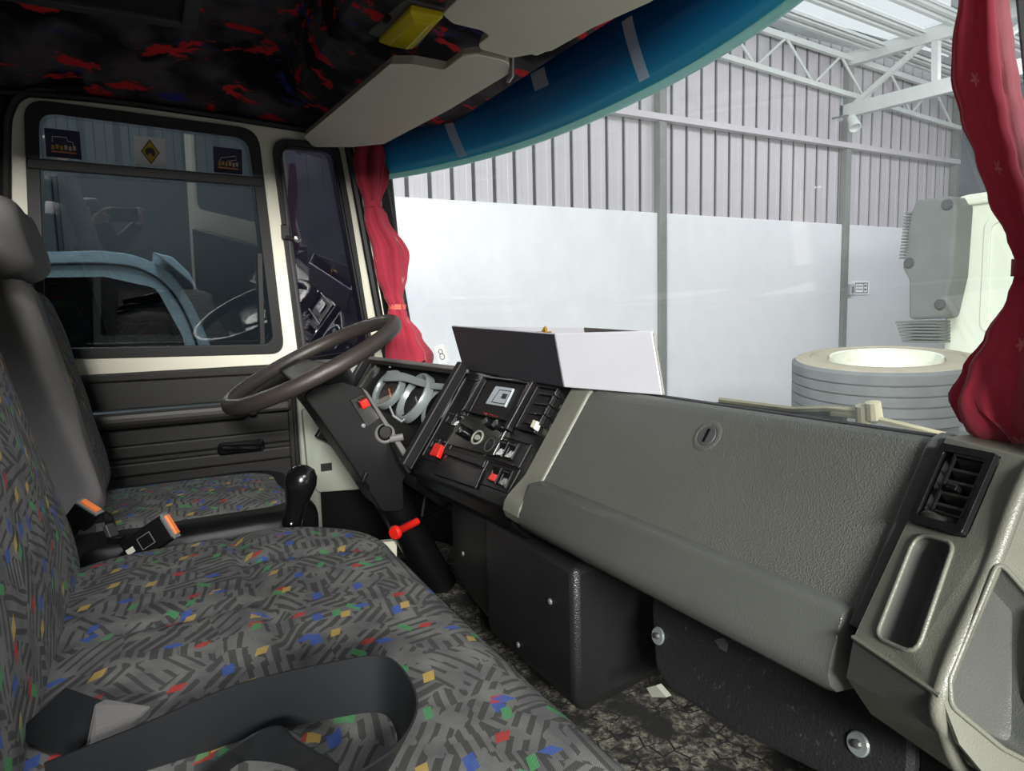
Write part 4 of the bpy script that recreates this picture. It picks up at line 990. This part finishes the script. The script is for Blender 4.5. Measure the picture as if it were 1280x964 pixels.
put('metal_tab', MB().prism([on(x, y, 'y', .62) for x, y in ((808, 860), (820, 857), (833, 872), (815, 872))], (0, .01, 0)), M['panelgrey'], kk)
put('support', MB().box((.78, .68, FZ), (.93, .78, .5)), M['consoleblack'], kk)
# --- open card box on the dash
bxx = thing('card_box', 'open black and white card box standing on the dash', 'box', (.1, .72, .757))
nb, lb_, rb = on(707, 484, 'z', .758), on(581, 461, 'z', .758), on(829, 494, 'z', .758)
nt_, lt_, rt_ = on(695, 418, 'y', nb.y-.004), on(566, 408, 'y', lb_.y), on(816, 415, 'y', rb.y+.002)
bb = V((-.02, .83, .758)); btp = V((-.05, .835, lt_.z-.004))
def board(nm, a, b, c, d, m_):
    n = (b-a).cross(c-a).normalized(); return put(nm, MB().prism([a, b, c, d], n*.004), m_, bxx, .0015)
board('dark_front', lb_, nb, nt_, lt_, M['darkcard'])
board('white_front', nb, rb, rt_, nt_, M['white'])
board('back_flap', rb, bb, btp, rt_, M['greycard'])
board('back_flap', bb, lb_, lt_, btp, M['white'])
put('white_edge', MB().tube([lt_, nt_, rt_], .0022, 6), M['white'], bxx)
gp = on(681, 412, 'y', .735)
put('gold_clasp', MB().tube([gp+V((-.016, 0, -.012)), gp+V((-.004, .004, .004)), gp+V((.006, 0, -.008)), gp+V((.016, .003, -.004)), gp+V((.004, .0, -.03))], .0035, 6), M['gold'], bxx)
put('clasp_bar', MB().obox(gp+V((-.03, .01, -.008)), V((.02, 0, 0)), V((0, .004, 0)), V((0, 0, .003))), M['gold'], bxx)
# --- number card stuck at windscreen corner
cp = on(552, 443, 'y', .745)
nc = thing('number_card', 'small white number card with 8 at windscreen corner', 'card', cp)
hv = V((.80, .60, 0)).normalized(); nv = V((.60, -.80, 0)); tl_ = .32
e = (V((0, 0, -1))*math.cos(tl_) + hv*math.sin(tl_)); s_ = (hv*math.cos(tl_) + V((0, 0, 1))*math.sin(tl_))
put('card', MB().obox(cp, e*.027, s_*.017, nv*.0006), M['paper'], nc)
def ringp(c, r): return [c + e*math.cos(q*PI/10)*r + s_*math.sin(q*PI/10)*r*.9 for q in range(20)]
for kx, r in ((-.008, .0068), (.0068, .0085)):
    c = cp + e*kx + nv*.0012; put('digit_loop', MB().tube(ringp(c, r), .0012, 6, closed=True), M['ink'], nc)

# =================================================================== STEERING
sx_ = -.50
hub = V((sx_, .350, .792)); SN = V((0, -.426, .905)).normalized(); SF = V((0, .905, .426)).normalized(); SX = V((1, 0, 0))
st_ = thing('steering_wheel', 'worn dark brown steering wheel with two broad spokes', 'steering wheel', hub)
Rw = .216
put('rim', MB().tube([hub + SX*math.cos(q*PI/32)*Rw + SF*math.sin(q*PI/32)*Rw for q in range(64)], .0185, 14, closed=True).mesh('rim', True, 2), M['wheelrim'], st_)
for s in (-1, 1):
    a = hub - SN*.03; b = hub + SX*s*(Rw-.01) - SF*.03
    put('spoke', MB().loft([[a+SX*s*.03+SF*.05, a+SX*s*.03-SF*.06, a+SX*s*.03-SF*.06-SN*.02, a+SX*s*.03+SF*.05-SN*.02], [b+SF*.03, b-SF*.03, b-SF*.03-SN*.015, b+SF*.03-SN*.015]]), M['blackplastic'], st_, bevel=.006)
put('hub', MB().lathe([(0, .012), (.05, .010), (.068, -.005), (.07, -.05), (.05, -.07)], hub - SN*.03, SN, 28).mesh('hub', True), M['blackplastic'], st_)
# column
scx = -.43
sc = thing('steering_column', 'black steering column shroud with red hazard switch and ignition', 'steering column', (sx_, .6, FZ))
def CX(px, py, x=scx): return on(px, py, 'x', x)
sh = [CX(378, 494), CX(396, 482), CX(428, 477), CX(456, 487), CX(513, 570), CX(516, 582), CX(504, 602), CX(506, 640), CX(478, 640), CX(440, 582), CX(398, 520)]
put('shroud', MB().prism(rnd_poly(sh, .014, 3), (-.15, 0, 0)), M['blackplastic'], sc, bevel=.014, seg=3)
put('column_tube', MB().tube([hub - SN*.06, (sx_, .62, .23), (sx_, .66, FZ)], .045, 14).mesh('t', True), M['consoleblack'], sc)
edge = [CX(452, 484, scx+.012), CX(460, 490, scx+.012), CX(515, 573, scx+.012), CX(510, 580, scx+.012)]
put('shroud_edge', MB().prism(edge, (-.03, 0, 0)), M['headvinyl'], sc, bevel=.004)
plq = [CX(437, 500, scx+.001), CX(452, 493, scx+.001), CX(475, 522, scx+.001), CX(458, 534, scx+.001)]
hz_ = put('hazard_panel', MB().prism(plq, (.004, 0, 0)), M['blackgloss'], sc, bevel=.001)
rb_ = [CX(447, 502, scx+.004), CX(456, 497, scx+.004), CX(461, 506, scx+.004), CX(451, 511, scx+.004)]
put('hazard_switch', MB().prism(rb_, (.02, 0, 0)), M['red'], hz_, bevel=.002)
ign = put('ignition_ring', MB().lathe([(.025, -.002), (.025, .004), (.021, .007), (.018, .006), (.017, .002)], CX(481, 542, scx+.002), (1, -.2, .1), 24).mesh('ign', True, .8), M['headvinyl'], sc)
put('ignition_barrel', MB().lathe([(.019, .004), (.014, .012), (0, .012)], CX(481, 540, scx+.003), (1, -.2, .1), 20), M['blackgloss'], ign)
put('column_button', MB().lathe([(0, .006), (.005, .005), (.006, 0)], CX(454, 532, scx+.002), (1, 0, 0), 12), M['silver'], sc)
put('stalk', MB().tube([CX(490, 555, scx+.01), CX(500, 574, scx+.05), CX(512, 592, scx+.08)], [.006, .007, .006], 8), M['blackplastic'], sc)
put('stalk_collar', MB().tube([CX(488, 549, scx+.01), CX(504, 546, scx+.02)], .009, 10), M['headvinyl'], sc)
put('column_strap', MB().tube([CX(458, 592, scx+.004), CX(454, 602, scx+.012), CX(460, 610, scx+.004)], .006, 8), M['blackplastic'], sc)
# red pull knob
rpk = thing('brake_knob', 'red plastic pull knob on a short rod below the console', 'knob', on(505, 660, 'x', -.16))
ka, kb = on(494, 666, 'x', -.15), on(521, 652, 'x', -.19); dk_ = (kb-ka).normalized()
put('grip', MB().lathe([(0, -.006), (.012, -.006), (.015, -.001), (.015, .004), (.009, .010), (.008, (kb-ka).length), (0, (kb-ka).length)], ka, dk_, 18).mesh('grip', True, .9), M['red'], rpk)
put('rod', MB().tube([kb, kb+dk_*.22], .0035, 8), M['chrome'], rpk)
# gear lever
gk = on(370, 618, 'x', -.20)
gl_ = thing('gear_lever', 'black gear lever knob on a steel stalk between the seats', 'gear lever', V((gk.x, gk.y-.01, .40)))
gt, gb = on(379, 590, 'x', -.20), on(364, 658, 'x', -.20)
ax_ = (gt-gb).normalized(); Lg = (gt-gb).length
put('knob', MB().lathe([(0, 0), (.017, 0), (.020, .004), (.019, .2*Lg), (.021, .42*Lg), (.027, .62*Lg), (.031, .80*Lg), (.029, .95*Lg), (.021, 1.07*Lg), (.008, 1.12*Lg), (0, 1.125*Lg)], gb, ax_, 24).mesh('knob', True, 1.5), M['blackgloss'], gl_)
for s in (-1, 1): put('stalk', MB().tube([gb + V((0, s*.006, 0)), gb + V((-.005, s*.006-.012, -.13))], .0045, 8), M['greymetal'], gl_)
put('boot', MB().lathe([(.07, 0), (.068, .012), (.05, .02), (.052, .03), (.036, .04), (.038, .048), (.022, .058), (.0, .06)], gb+V((-.005, -.012, -.15)), (0, 0, 1), 20).mesh('boot', True, 1.5), M['rubber'], gl_)
put('knob_screw', MB().lathe([(0, .004), (.004, .003), (.005, 0)], gb+ax_*.010+V((.019, -.006, 0)), (1, -.3, 0), 8), M['chrome'], gl_)
# engine tunnel
tn = put('engine_tunnel', MB().prism(rnd_poly([(-.32, 0, FZ), (-.30, 0, .40), (-.12, 0, .40), (-.10, 0, FZ)], .03, 3), (0, .40, 0)).mesh('tun'), M['consoleblack'])
tn.location.y = -.05; tag(tn, 'black engine tunnel cover under the gear lever', 'cover')
# pedal + floor plate
pd = thing('pedal', 'grey rubber foot pedal below the red knob', 'pedal', on(488, 706, 'y', .66))
pc = on(490, 705, 'y', .62); put('pad', MB().obox(pc, V((.022, 0, 0)), V((0, .008, .006)), V((0, -.022, .034))), M['pedal'], pd, bevel=.006)
put('arm', MB().tube([pc+V((0, .01, 0)), pc+V((0, .09, .06)), pc+V((0, .12, .2))], .008, 8), M['blackplastic'], pd)
fp = put('floor_plate', MB().prism([on(x, y, 'x', -.55) for x, y in ((440, 682), (496, 676), (496, 700), (452, 704))], (-.02, 0, 0)), M['cream']); tag(fp, 'pale painted metal plate low beside the pedal', 'plate')

# =================================================================== SEATS
def cushion(outline, ztop, h, crown, edge_r, seams=(), rings=44, name='cushion', uvoff=(0, 0), puff=0):
    """outline: closed plan polygon (x, y). builds a stuffed pad between z = ztop-h and ztop"""
    n = len(outline); c = sum((V((p[0], p[1], 0)) for p in outline), V())/n
    P = [V((p[0], p[1], 0)) for p in outline]
    mb = MB(); uv = []
    mean = sum((p-c).length for p in P)/n
    sch = []
    for i in range(rings+1):
        s = (i/rings)**.72; sch.append(('t', s))
    for z in (.25, .5, .75, 1.0): sch.append(('s', z))
    rgs = []
    for typ, s in sch:
        ring = []
        for p in P:
            d = p - c; L = d.length
            if typ == 't':
                q = c + d*s; dist = L*(1-s)
                e = max(0, 1-dist/edge_r); z = ztop - crown*(s**2.2) - edge_r*.8*(1-math.sqrt(max(0, 1-e*e)))
                for (a, b, wd, dp) in seams:
                    a_, b_ = V((a[0], a[1], 0)), V((b[0], b[1], 0)); ab = b_-a_; t_ = max(0, min(1, (q-a_).dot(ab)/ab.length_squared))
                    dd = (q-(a_+ab*t_)).length; z -= dp*math.exp(-(dd/wd)**2)
                z += puff*noise.noise(q*9)*(1-e)
                uv.append((q.x+uvoff[0], q.y+uvoff[1]))
            else:
                zt_ = ztop - crown - edge_r*.8; zb_ = ztop - h; q = c + d*(1 - .03*s*s)
                z = zt_*(1-s) + zb_*s; ex_ = d.normalized()*(zt_-z); uv.append((q.x+ex_.x+uvoff[0], q.y+ex_.y+uvoff[1]))
            ring.append(V((q.x, q.y, z)))
        rgs.append(ring)
    mb.loft(rgs); mb.uv = uv
    return mb
def rrect(x0, x1, y0, y1, r, n=14, dens=20):
    # r: corner radii (x0y0, x1y0, x1y1, x0y1)
    cs = [(x0+r[0], y0+r[0], r[0], PI), (x1-r[1], y0+r[1], r[1], 1.5*PI), (x1-r[2], y1-r[2], r[2], 0), (x0+r[3], y1-r[3], r[3], .5*PI)]
    out = []
    for k, (cx, cy, rr_, a0_) in enumerate(cs):
        for i in range(n+1):
            a = a0_ + .5*PI*i/n; out.append(V((cx+rr_*math.cos(a), cy+rr_*math.sin(a), 0)))
        nx = cs[(k+1) % 4]; a = nx[3]; q = V((nx[0]+nx[2]*math.cos(a), nx[1]+nx[2]*math.sin(a), 0)); p = out[-1]
        for i in range(1, dens): out.append(p.lerp(q, i/dens))
    return out
bench = thing('bench_seat', 'grey patterned passenger bench seat with coloured flecks', 'seat', (.45, .05, FZ))
seams = [((-.1, .10), (.95, .12), .012, .010), ((.28, -.15), (.28, .10), .010, .006), ((.10, .10), (.16, .34), .010, .007)]
put('seat_cushion', cushion(rrect(-.105, .99, -.19, .335, (.17, .06, .12, .20)), .545, .20, .018, .055, seams, puff=.004).mesh('cushion', True, 1.5), M['fabric'], bench)
put('seat_base', MB().box((-.06, -.28, FZ), (.93, .24, .36)), M['consoleblack'], bench, bevel=.02)
def backrest(outline, thick, crown, edge, mat_parent, M4, seams=(), nm='backrest', uvoff=(0, 0), mat=None):
    mb = cushion(outline, 0, thick, crown, edge, seams, uvoff=uvoff, puff=.004); mb.v = [tuple(M4 @ V(p)) for p in mb.v]
    return put(nm, mb.mesh(nm, True, 1.5), mat or M['fabric'], mat_parent)
def frame4(o, xa, ya, za): return Matrix.Translation(o) @ Matrix((xa, ya, za)).transposed().to_4x4()
ybk = V((0, -.225, 1)).normalized()
zb_ = V((1, 0, 0)).cross(ybk).normalized(); zb_ = -zb_ if zb_.y < 0 else zb_
backrest(rrect(-.115, .93, 0, .70, (.07, .07, .10, .10)), .14, .03, .05, bench, frame4(V((0, -.085, .50)), V((1, 0, 0)), ybk, zb_), [((-.1, .45), (.9, .45), .012, .008)], uvoff=(.3, .7))
# driver seat
ds = thing('driver_seat', 'driver seat with patterned cloth and grey vinyl bolsters and headrest', 'seat', (-.57, .0, FZ))
put('seat_cushion', cushion(rrect(-.80, -.345, -.16, .30, (.05, .05, .10, .12)), .497, .05, .02, .05, puff=.003).mesh('dc', True, 1.5), M['fabric'], ds)
put('cushion_side', cushion(rrect(-.83, -.315, -.17, .32, (.05, .05, .10, .12)), .484, .16, .004, .045).mesh('dcs', True, .7), M['blackplastic'], ds)
put('seat_base', MB().box((-.75, -.14, FZ), (-.40, .22, .35)), M['consoleblack'], ds, bevel=.02)
yd = V((0, -.20, 1)).normalized(); zd = V((1, 0, 0)).cross(yd).normalized(); zd = -zd if zd.y < 0 else zd
db = backrest(rrect(-.80, -.365, 0, .50, (.05, .05, .09, .09)), .12, .02, .045, ds, frame4(V((0, -.085, .50)), V((1, 0, 0)), yd, zd), uvoff=(.1, .3))
backrest(rrect(-.415, -.325, .03, .50, (.03, .03, .04, .04)), .15, .004, .035, ds, frame4(V((0, -.082, .50)), V((1, 0, 0)), yd, zd), nm='side_bolster', mat=M['headvinyl'])
put('bolster_lower', MB().box((-.41, -.19, .36), (-.325, -.085, .53)), M['blackplastic'], ds, bevel=.03, seg=3)
hr = backrest(rrect(-.72, -.36, 0, .155, (.05, .05, .06, .06)), .10, .01, .05, ds, frame4(V((0, -.168, 1.0)), V((1, 0, 0)), yd, zd), nm='headrest', mat=M['headvinyl'])
for s in (-.62, -.46): put('headrest_post', MB().tube([(s, -.235, .93), (s, -.245, 1.02)], .007, 8), M['chrome'], ds)

# ------------------------------------------------------------------ seat belt on the bench + buckles
def ribbon(name, pts, width_dirs, w_, mat, parent, n=10, th=.0018):
    P = bez(pts, n); Wd = [q.normalized() for q in bez(width_dirs, n)]; rings = []
    for k, p in enumerate(P):
        t = (P[min(k+1, len(P)-1)]-P[max(k-1, 0)]).normalized(); nn = t.cross(Wd[k]).normalized()*th/2; a = Wd[k]*w_/2
        rings.append([p-a-nn, p+a-nn, p+a+nn, p-a+nn])
    return put(name, MB().loft(rings).mesh(name, True, .8), mat, parent)
zz = .545
sb = thing('seat_belt', 'black webbing seat belt looped loosely on the bench', 'seat belt', (.7, .1, zz))
def Zs(px, py, z): return on(px, py, 'z', z)
ribbon('loop', [Zs(60, 990, .548), Zs(180, 940, .56), Zs(300, 890, .575), Zs(420, 862, .585), Zs(478, 856, .585), Zs(503, 880, .578), Zs(508, 915, .572), Zs(480, 960, .565), Zs(420, 1000, .56)],
       [V((.1, .0, 1)), V((.1, .1, 1)), V((.05, 0, 1)), V((0, .0, 1)), V((0, .1, 1)), V((.25, .2, 1)), V((.5, .25, 1)), V((.6, .2, 1)), V((.6, .1, 1))], .05, M['belt'], sb)
ribbon('inner_fold', [Zs(240, 1000, .548), Zs(300, 945, .556), Zs(335, 932, .562), Zs(370, 945, .562), Zs(420, 975, .556)], [V((.3, .2, 1)), V((.4, .3, .8)), V((.4, .3, .8)), V((.5, 0, .8)), V((.5, 0, .8))], .045, M['belt'], sb)
an = thing('belt_anchor', 'stitched belt end with grey plastic tag at the seat corner', 'seat belt', Zs(110, 900, zz))
ribbon('stitched_end', [Zs(50, 890, .56), Zs(90, 905, .556), Zs(122, 915, .552)], [V((-.2, 1, .7)), V((-.2, 1, .7)), V((-.2, 1, .6))], .05, M['belt'], an)
put('plastic_tag', MB().prism([Zs(118, 880, .572), Zs(132, 873, .572), Zs(188, 882, .566), Zs(172, 896, .566), Zs(120, 960, .552), Zs(100, 990, .552), Zs(106, 940, .556)], (0, 0, -.004)), M['headvinyl'], an, bevel=.0015)
def buckle(lb, a, b, wv, big):
    # a: base pixel, b: tip pixel (points), wv: width vector
    t = thing('belt_buckle', lb, 'buckle', a, 'seat belt buckles'); d = (b-a); e = d.normalized(); n = e.cross(wv).normalized()
    if n.x < 0: n = -n
    hw = wv.normalized()*(.024 if big else .022)
    put('body', MB().obox((a+b)/2, d/2, hw, n*.010), M['blackplastic'], t, bevel=.004)
    put('release_button', MB().obox(b + e*.002, e*.004, hw*.78, n*.006), M['orange'], t, bevel=.001)
    put('end_plate', MB().obox(b, e*.002, hw*1.0, n*.009), M['silver'], t)
    if big:
        c = a.lerp(b, .5)+n*.0105; sq = [c+e*i*.013+hw.normalized()*j*.011 for i, j in ((-1,-1),(1,-1),(1,1),(-1,1))]
        put('emblem_frame', MB().holed([sq, inset(sq, .0012)], n*.0006), M['silver'], t)
        put('cream_label', MB().obox(a.lerp(b, .14)+n*.0105, e*.007, hw.normalized()*.005, n*.0005), M['visor'], t)
    put('stalk', MB().tube([a, a-e*.05+V((0, 0, -.01)), V((a.x-.02, a.y-.06, .42))], .009, 8), M['blackplastic'], t)
up_ = -d_
buckle('large black belt buckle with orange button and cream label', on(160, 692, 'x', -.16), on(213, 657, 'x', -.13), r_*.55+up_*.9*-1, True)
buckle('small black belt buckle with orange button near the backrest', on(96, 655, 'x', -.22), on(112, 634, 'x', -.20), r_*.8-up_*.5, False)
tg = thing('belt_tongue', 'thin metal belt tongue between the two buckles', 'buckle', on(138, 655, 'x', -.18))
put('plate', MB().obox(on(138, 663, 'x', -.18), r_*.004+d_*.010, r_*.004, f_*.012), M['greymetal'], tg, bevel=.001)
put('tongue_base', MB().obox(on(146, 676, 'x', -.18), r_*.007, d_*.005, f_*.008), M['blackplastic'], tg)

# ------------------------------------------------------------------ stickers on the driver window
def sticker(lb, px, py, hw, hh, mat):
    c = D(px, py, -.0265); yv_ = (D(px+20, py+2.0, -.0265)-c).normalized(); zv = DN.cross(yv_); zv = -zv if zv.z < 0 else zv
    t = thing('window_sticker', lb, 'sticker', c, 'stickers on the driver window')
    put('sheet', MB().obox(c, yv_*hw, zv*hh, DN*.0005), mat, t)
    return t, c + DN*.0009, yv_, zv
for (px, py, lb, k) in ((79, 180, 'navy blue sticker with truck drawing at the left window corner', 0), (285, 201, 'navy blue sticker with truck drawing nearest the quarter window', 1)):
    t, c, a, b = sticker(lb, px, py, .037, .034, M['navy'])
    tr_ = [(-.022, .002), (-.022, .016), (.008, .016), (.010, .008), (.020, .006), (.022, -.002)] if k == 0 else [(-.022, -.004), (-.018, .006), (.020, .014), (.022, .004), (-.004, -.002)]
    put('truck_drawing', MB().tube([c+a*x+b*y for x, y in tr_], .0011, 5), M['stickerline'], t)
    for i in range(6):
        x = -.026+.009*i; put('letter', MB().obox(c+a*(x+.004)+b*(-.010+.002*(i % 2)), a*.003, b*.0055, DN*.0004), M['yellow'] if i < 3 else M['stickerline'], t)
    put('underline', MB().obox(c+b*-.020, a*.026, b*.0018, DN*.0004), M['orange'], t)
t, c, a, b = sticker('white sticker with a yellow diamond emblem on the upper window', 188, 190, .036, .037, M['signwhite'])
dia = [c+b*.032, c+a*.022, c-b*.032, c-a*.022]
put('diamond_border', MB().prism(dia, DN*.0004), M['ink'], t)
put('diamond', MB().prism([c+(p-c)*.88 for p in dia], DN*.0009), M['yellow'], t)
put('animal_mark', MB().prism([c+a*x+b*y for x, y in ((-.011, -.006), (-.012, .004), (-.004, .011), (.006, .010), (.010, .002), (.010, -.010), (.004, -.010), (.003, -.004), (-.004, -.004), (-.006, -.010))], DN*.0015), M['ink'], t)

# =================================================================== PASSENGER DOOR (open) and PHOTOGRAPHER, seen mirrored in the driver window
d2 = thing('door_2', 'open cream passenger door mirrored in the driver window', None, (1.0, .80, FZ), kind='structure')
hg = V((1.0, .80, 0)); dv = V((math.cos(-.50), math.sin(-.50), 0)); dn2 = V((-dv.y, dv.x, 0))
def dp2(s, z): return hg + dv*s + V((0, 0, z))
o2 = rnd_poly([dp2(0, -.15), dp2(1.05, -.15), dp2(1.05, 1.42), dp2(.30, 1.45), dp2(.02, .80)], .05, 4)
w2 = rnd_poly([dp2(.36, .84), dp2(.98, .84), dp2(.98, 1.36), dp2(.42, 1.38)], .05, 4)
w3 = rnd_poly([dp2(.10, .84), dp2(.31, .84), dp2(.35, 1.36), dp2(.30, 1.36)], .02, 4)
put('door_frame', MB().holed([o2, w2, w3], dn2*.05), M['cream'], d2, bevel=.01)
put('window_pane', MB().prism([p+dn2*.02 for p in w2], dn2*.005), M['doorglass'], d2)
put('quarter_pane', MB().prism([p+dn2*.02 for p in w3], dn2*.005), M['quarterglass'], d2)
put('trim_panel', MB().prism([dp2(.1, .1), dp2(.98, .1), dp2(.98, .72), dp2(.1, .72)], -dn2*.03), M['doorvinyl'], d2, bevel=.01)
stp = put('cab_step', MB().box((.98, -.45, -.55), (1.75, .45, -.50)), M['chassis']); tag(stp, 'metal boarding step outside the passenger door', 'step')
put('bracket', MB().box((.98, -.4, GZ), (1.70, .4, -.55)), M['chassis'], stp)

back = -f_; upv = -d_; rt = r_
ph_c = CAM + back*.022 - rt*.062 - upv*.018
phn = thing('mobile_phone', 'dark phone held sideways, mirrored in the driver window', 'phone', ph_c)
put('body', MB().obox(ph_c, rt*.080, upv*.038, back*.005), M['phone'], phn, bevel=.004)
put('camera_bump', MB().obox(ph_c + rt*.058 + upv*.018 - back*.006, rt*.014, upv*.014, back*.0012), M['blackgloss'], phn, bevel=.001)
base = CAM + V((.40, -.20, 0)) - rt*.20; fz = -.50
pe = thing('person', 'person in dark clothes photographing with both hands raised, mirrored in window', 'person', V((base.x, base.y, fz)))
def skin_mesh(name, verts, edges, radii, mat, parent, root=0, sub=2):
    me = bpy.data.meshes.new(name); me.from_pydata([tuple(v) for v in verts], edges, [])
    o = put(name, me, mat, parent)
    sm = o.modifiers.new('skin', 'SKIN'); sm.use_smooth_shade = True
    L = me.skin_vertices.new() if not me.skin_vertices else me.skin_vertices[0]
    sk = me.skin_vertices[0].data
    for i, r in enumerate(radii): sk[i].radius = (r, r); sk[i].use_root = (i == root)
    q = o.modifiers.new('sub', 'SUBSURF'); q.levels = sub; q.render_levels = sub
    return o
fh = V((f_.x, f_.y, 0)).normalized(); rh_ = V((rt.x, rt.y, 0)).normalized()
def B(r, u, f): return V((base.x, base.y, fz)) + rh_*r + V((0, 0, u)) + fh*f
wl_, wr_ = ph_c - rt*.125 - upv*.05 + back*.05, ph_c + rt*.115 - upv*.06 + back*.05
vb = [B(0, .90, 0), B(0, 1.10, .01), B(0, 1.30, .0), B(0, 1.40, -.01), B(0, 1.50, .0),
      B(-.17, 1.36, 0), B(-.25, 1.12, .04), wl_, B(.17, 1.36, 0), B(.25, 1.12, .04), wr_,
      B(-.09, .86, 0), B(-.10, .48, .03), B(-.10, .09, 0), B(-.11, .04, .14), B(.09, .86, 0), B(.10, .48, .03), B(.10, .09, 0), B(.11, .04, .14)]
eb = [(0,1),(1,2),(2,3),(3,4),(2,5),(5,6),(6,7),(2,8),(8,9),(9,10),(0,11),(11,12),(12,13),(13,14),(0,15),(15,16),(16,17),(17,18)]
skin_mesh('clothed_body', vb, eb, [.14, .13, .15, .07, .055, .075, .052, .034, .075, .052, .034, .095, .065, .045, .035, .095, .065, .045, .035], M['cloth'], pe)
hc_ = B(.0, 1.62, .02)
hd_ = skin_mesh('head', [hc_-V((0, 0, .09)), hc_, hc_+V((0, 0, .06)), hc_+fh*.095-V((0, 0, .015)), hc_-rh_*.075, hc_+rh_*.075, hc_+fh*.07-V((0, 0, .07))], [(0,1),(1,2),(1,3),(1,4),(1,5),(0,6)], [.055, .088, .08, .018, .018, .018, .03], M['skin'], pe, root=1)
put('hair', MB().lathe([(.098, -.03), (.104, .02), (.094, .06), (.065, .095), (.0, .11)], hc_-fh*.015+V((0, 0, .012)), V((0, 0, 1)), 20).mesh('hair', True), M['hair'], pe)
for s in (-1, 1):
    put('eye', MB().lathe([(0, .012), (.009, .008), (.012, 0)], hc_+fh*.083+rh_*s*.032+V((0, 0, .01)), fh, 12).mesh('eye', True), M['ink'], pe)
# hands: palm + five fingers, holding the phone's short ends
for s, w_ in ((-1, wl_), (1, wr_)):
    pa = ph_c + rt*s*.098 - upv*.012 + back*.022
    vs = [w_, w_.lerp(pa, .5), pa]; es = [(0,1),(1,2)]; rd = [.026, .026, .024]
    for i in range(4):
        root_ = pa + upv*(.022-.014*i)
        vs.append(root_); b0_ = len(vs)-1; es.append((2, b0_)); rd.append(.011)
        vs.append(root_ + rt*s*.004 + back*-.030 + upv*(.018 if i == 0 else .004)); es.append((b0_, b0_+1)); rd.append(.0085)
        vs.append(root_ - rt*s*(.030-.004*i) + back*-.036 + upv*(.030 if i == 0 else .004)); es.append((b0_+1, b0_+2)); rd.append(.0075)
    vs.append(pa - upv*.018 - rt*s*.01); k0 = len(vs)-1; es.append((1, k0)); rd.append(.012)
    vs.append(pa - upv*.024 - rt*s*.032 + back*.004); es.append((k0, k0+1)); rd.append(.009)
    vs.append(pa - upv*.006 - rt*s*.050 + back*-.004); es.append((k0+1, k0+2)); rd.append(.008)
    skin_mesh('hand', vs, es, rd, M['skin'], pe, root=1, sub=1)
pp = put('paper_sheet', MB().obox(ph_c - rt*.16 - upv*.05 + back*.03, rt*.02+upv*.02, upv*.07-rt*.015, back*.0008), M['paper']); tag(pp, 'white sheet held in the left hand of the mirrored person', 'paper')
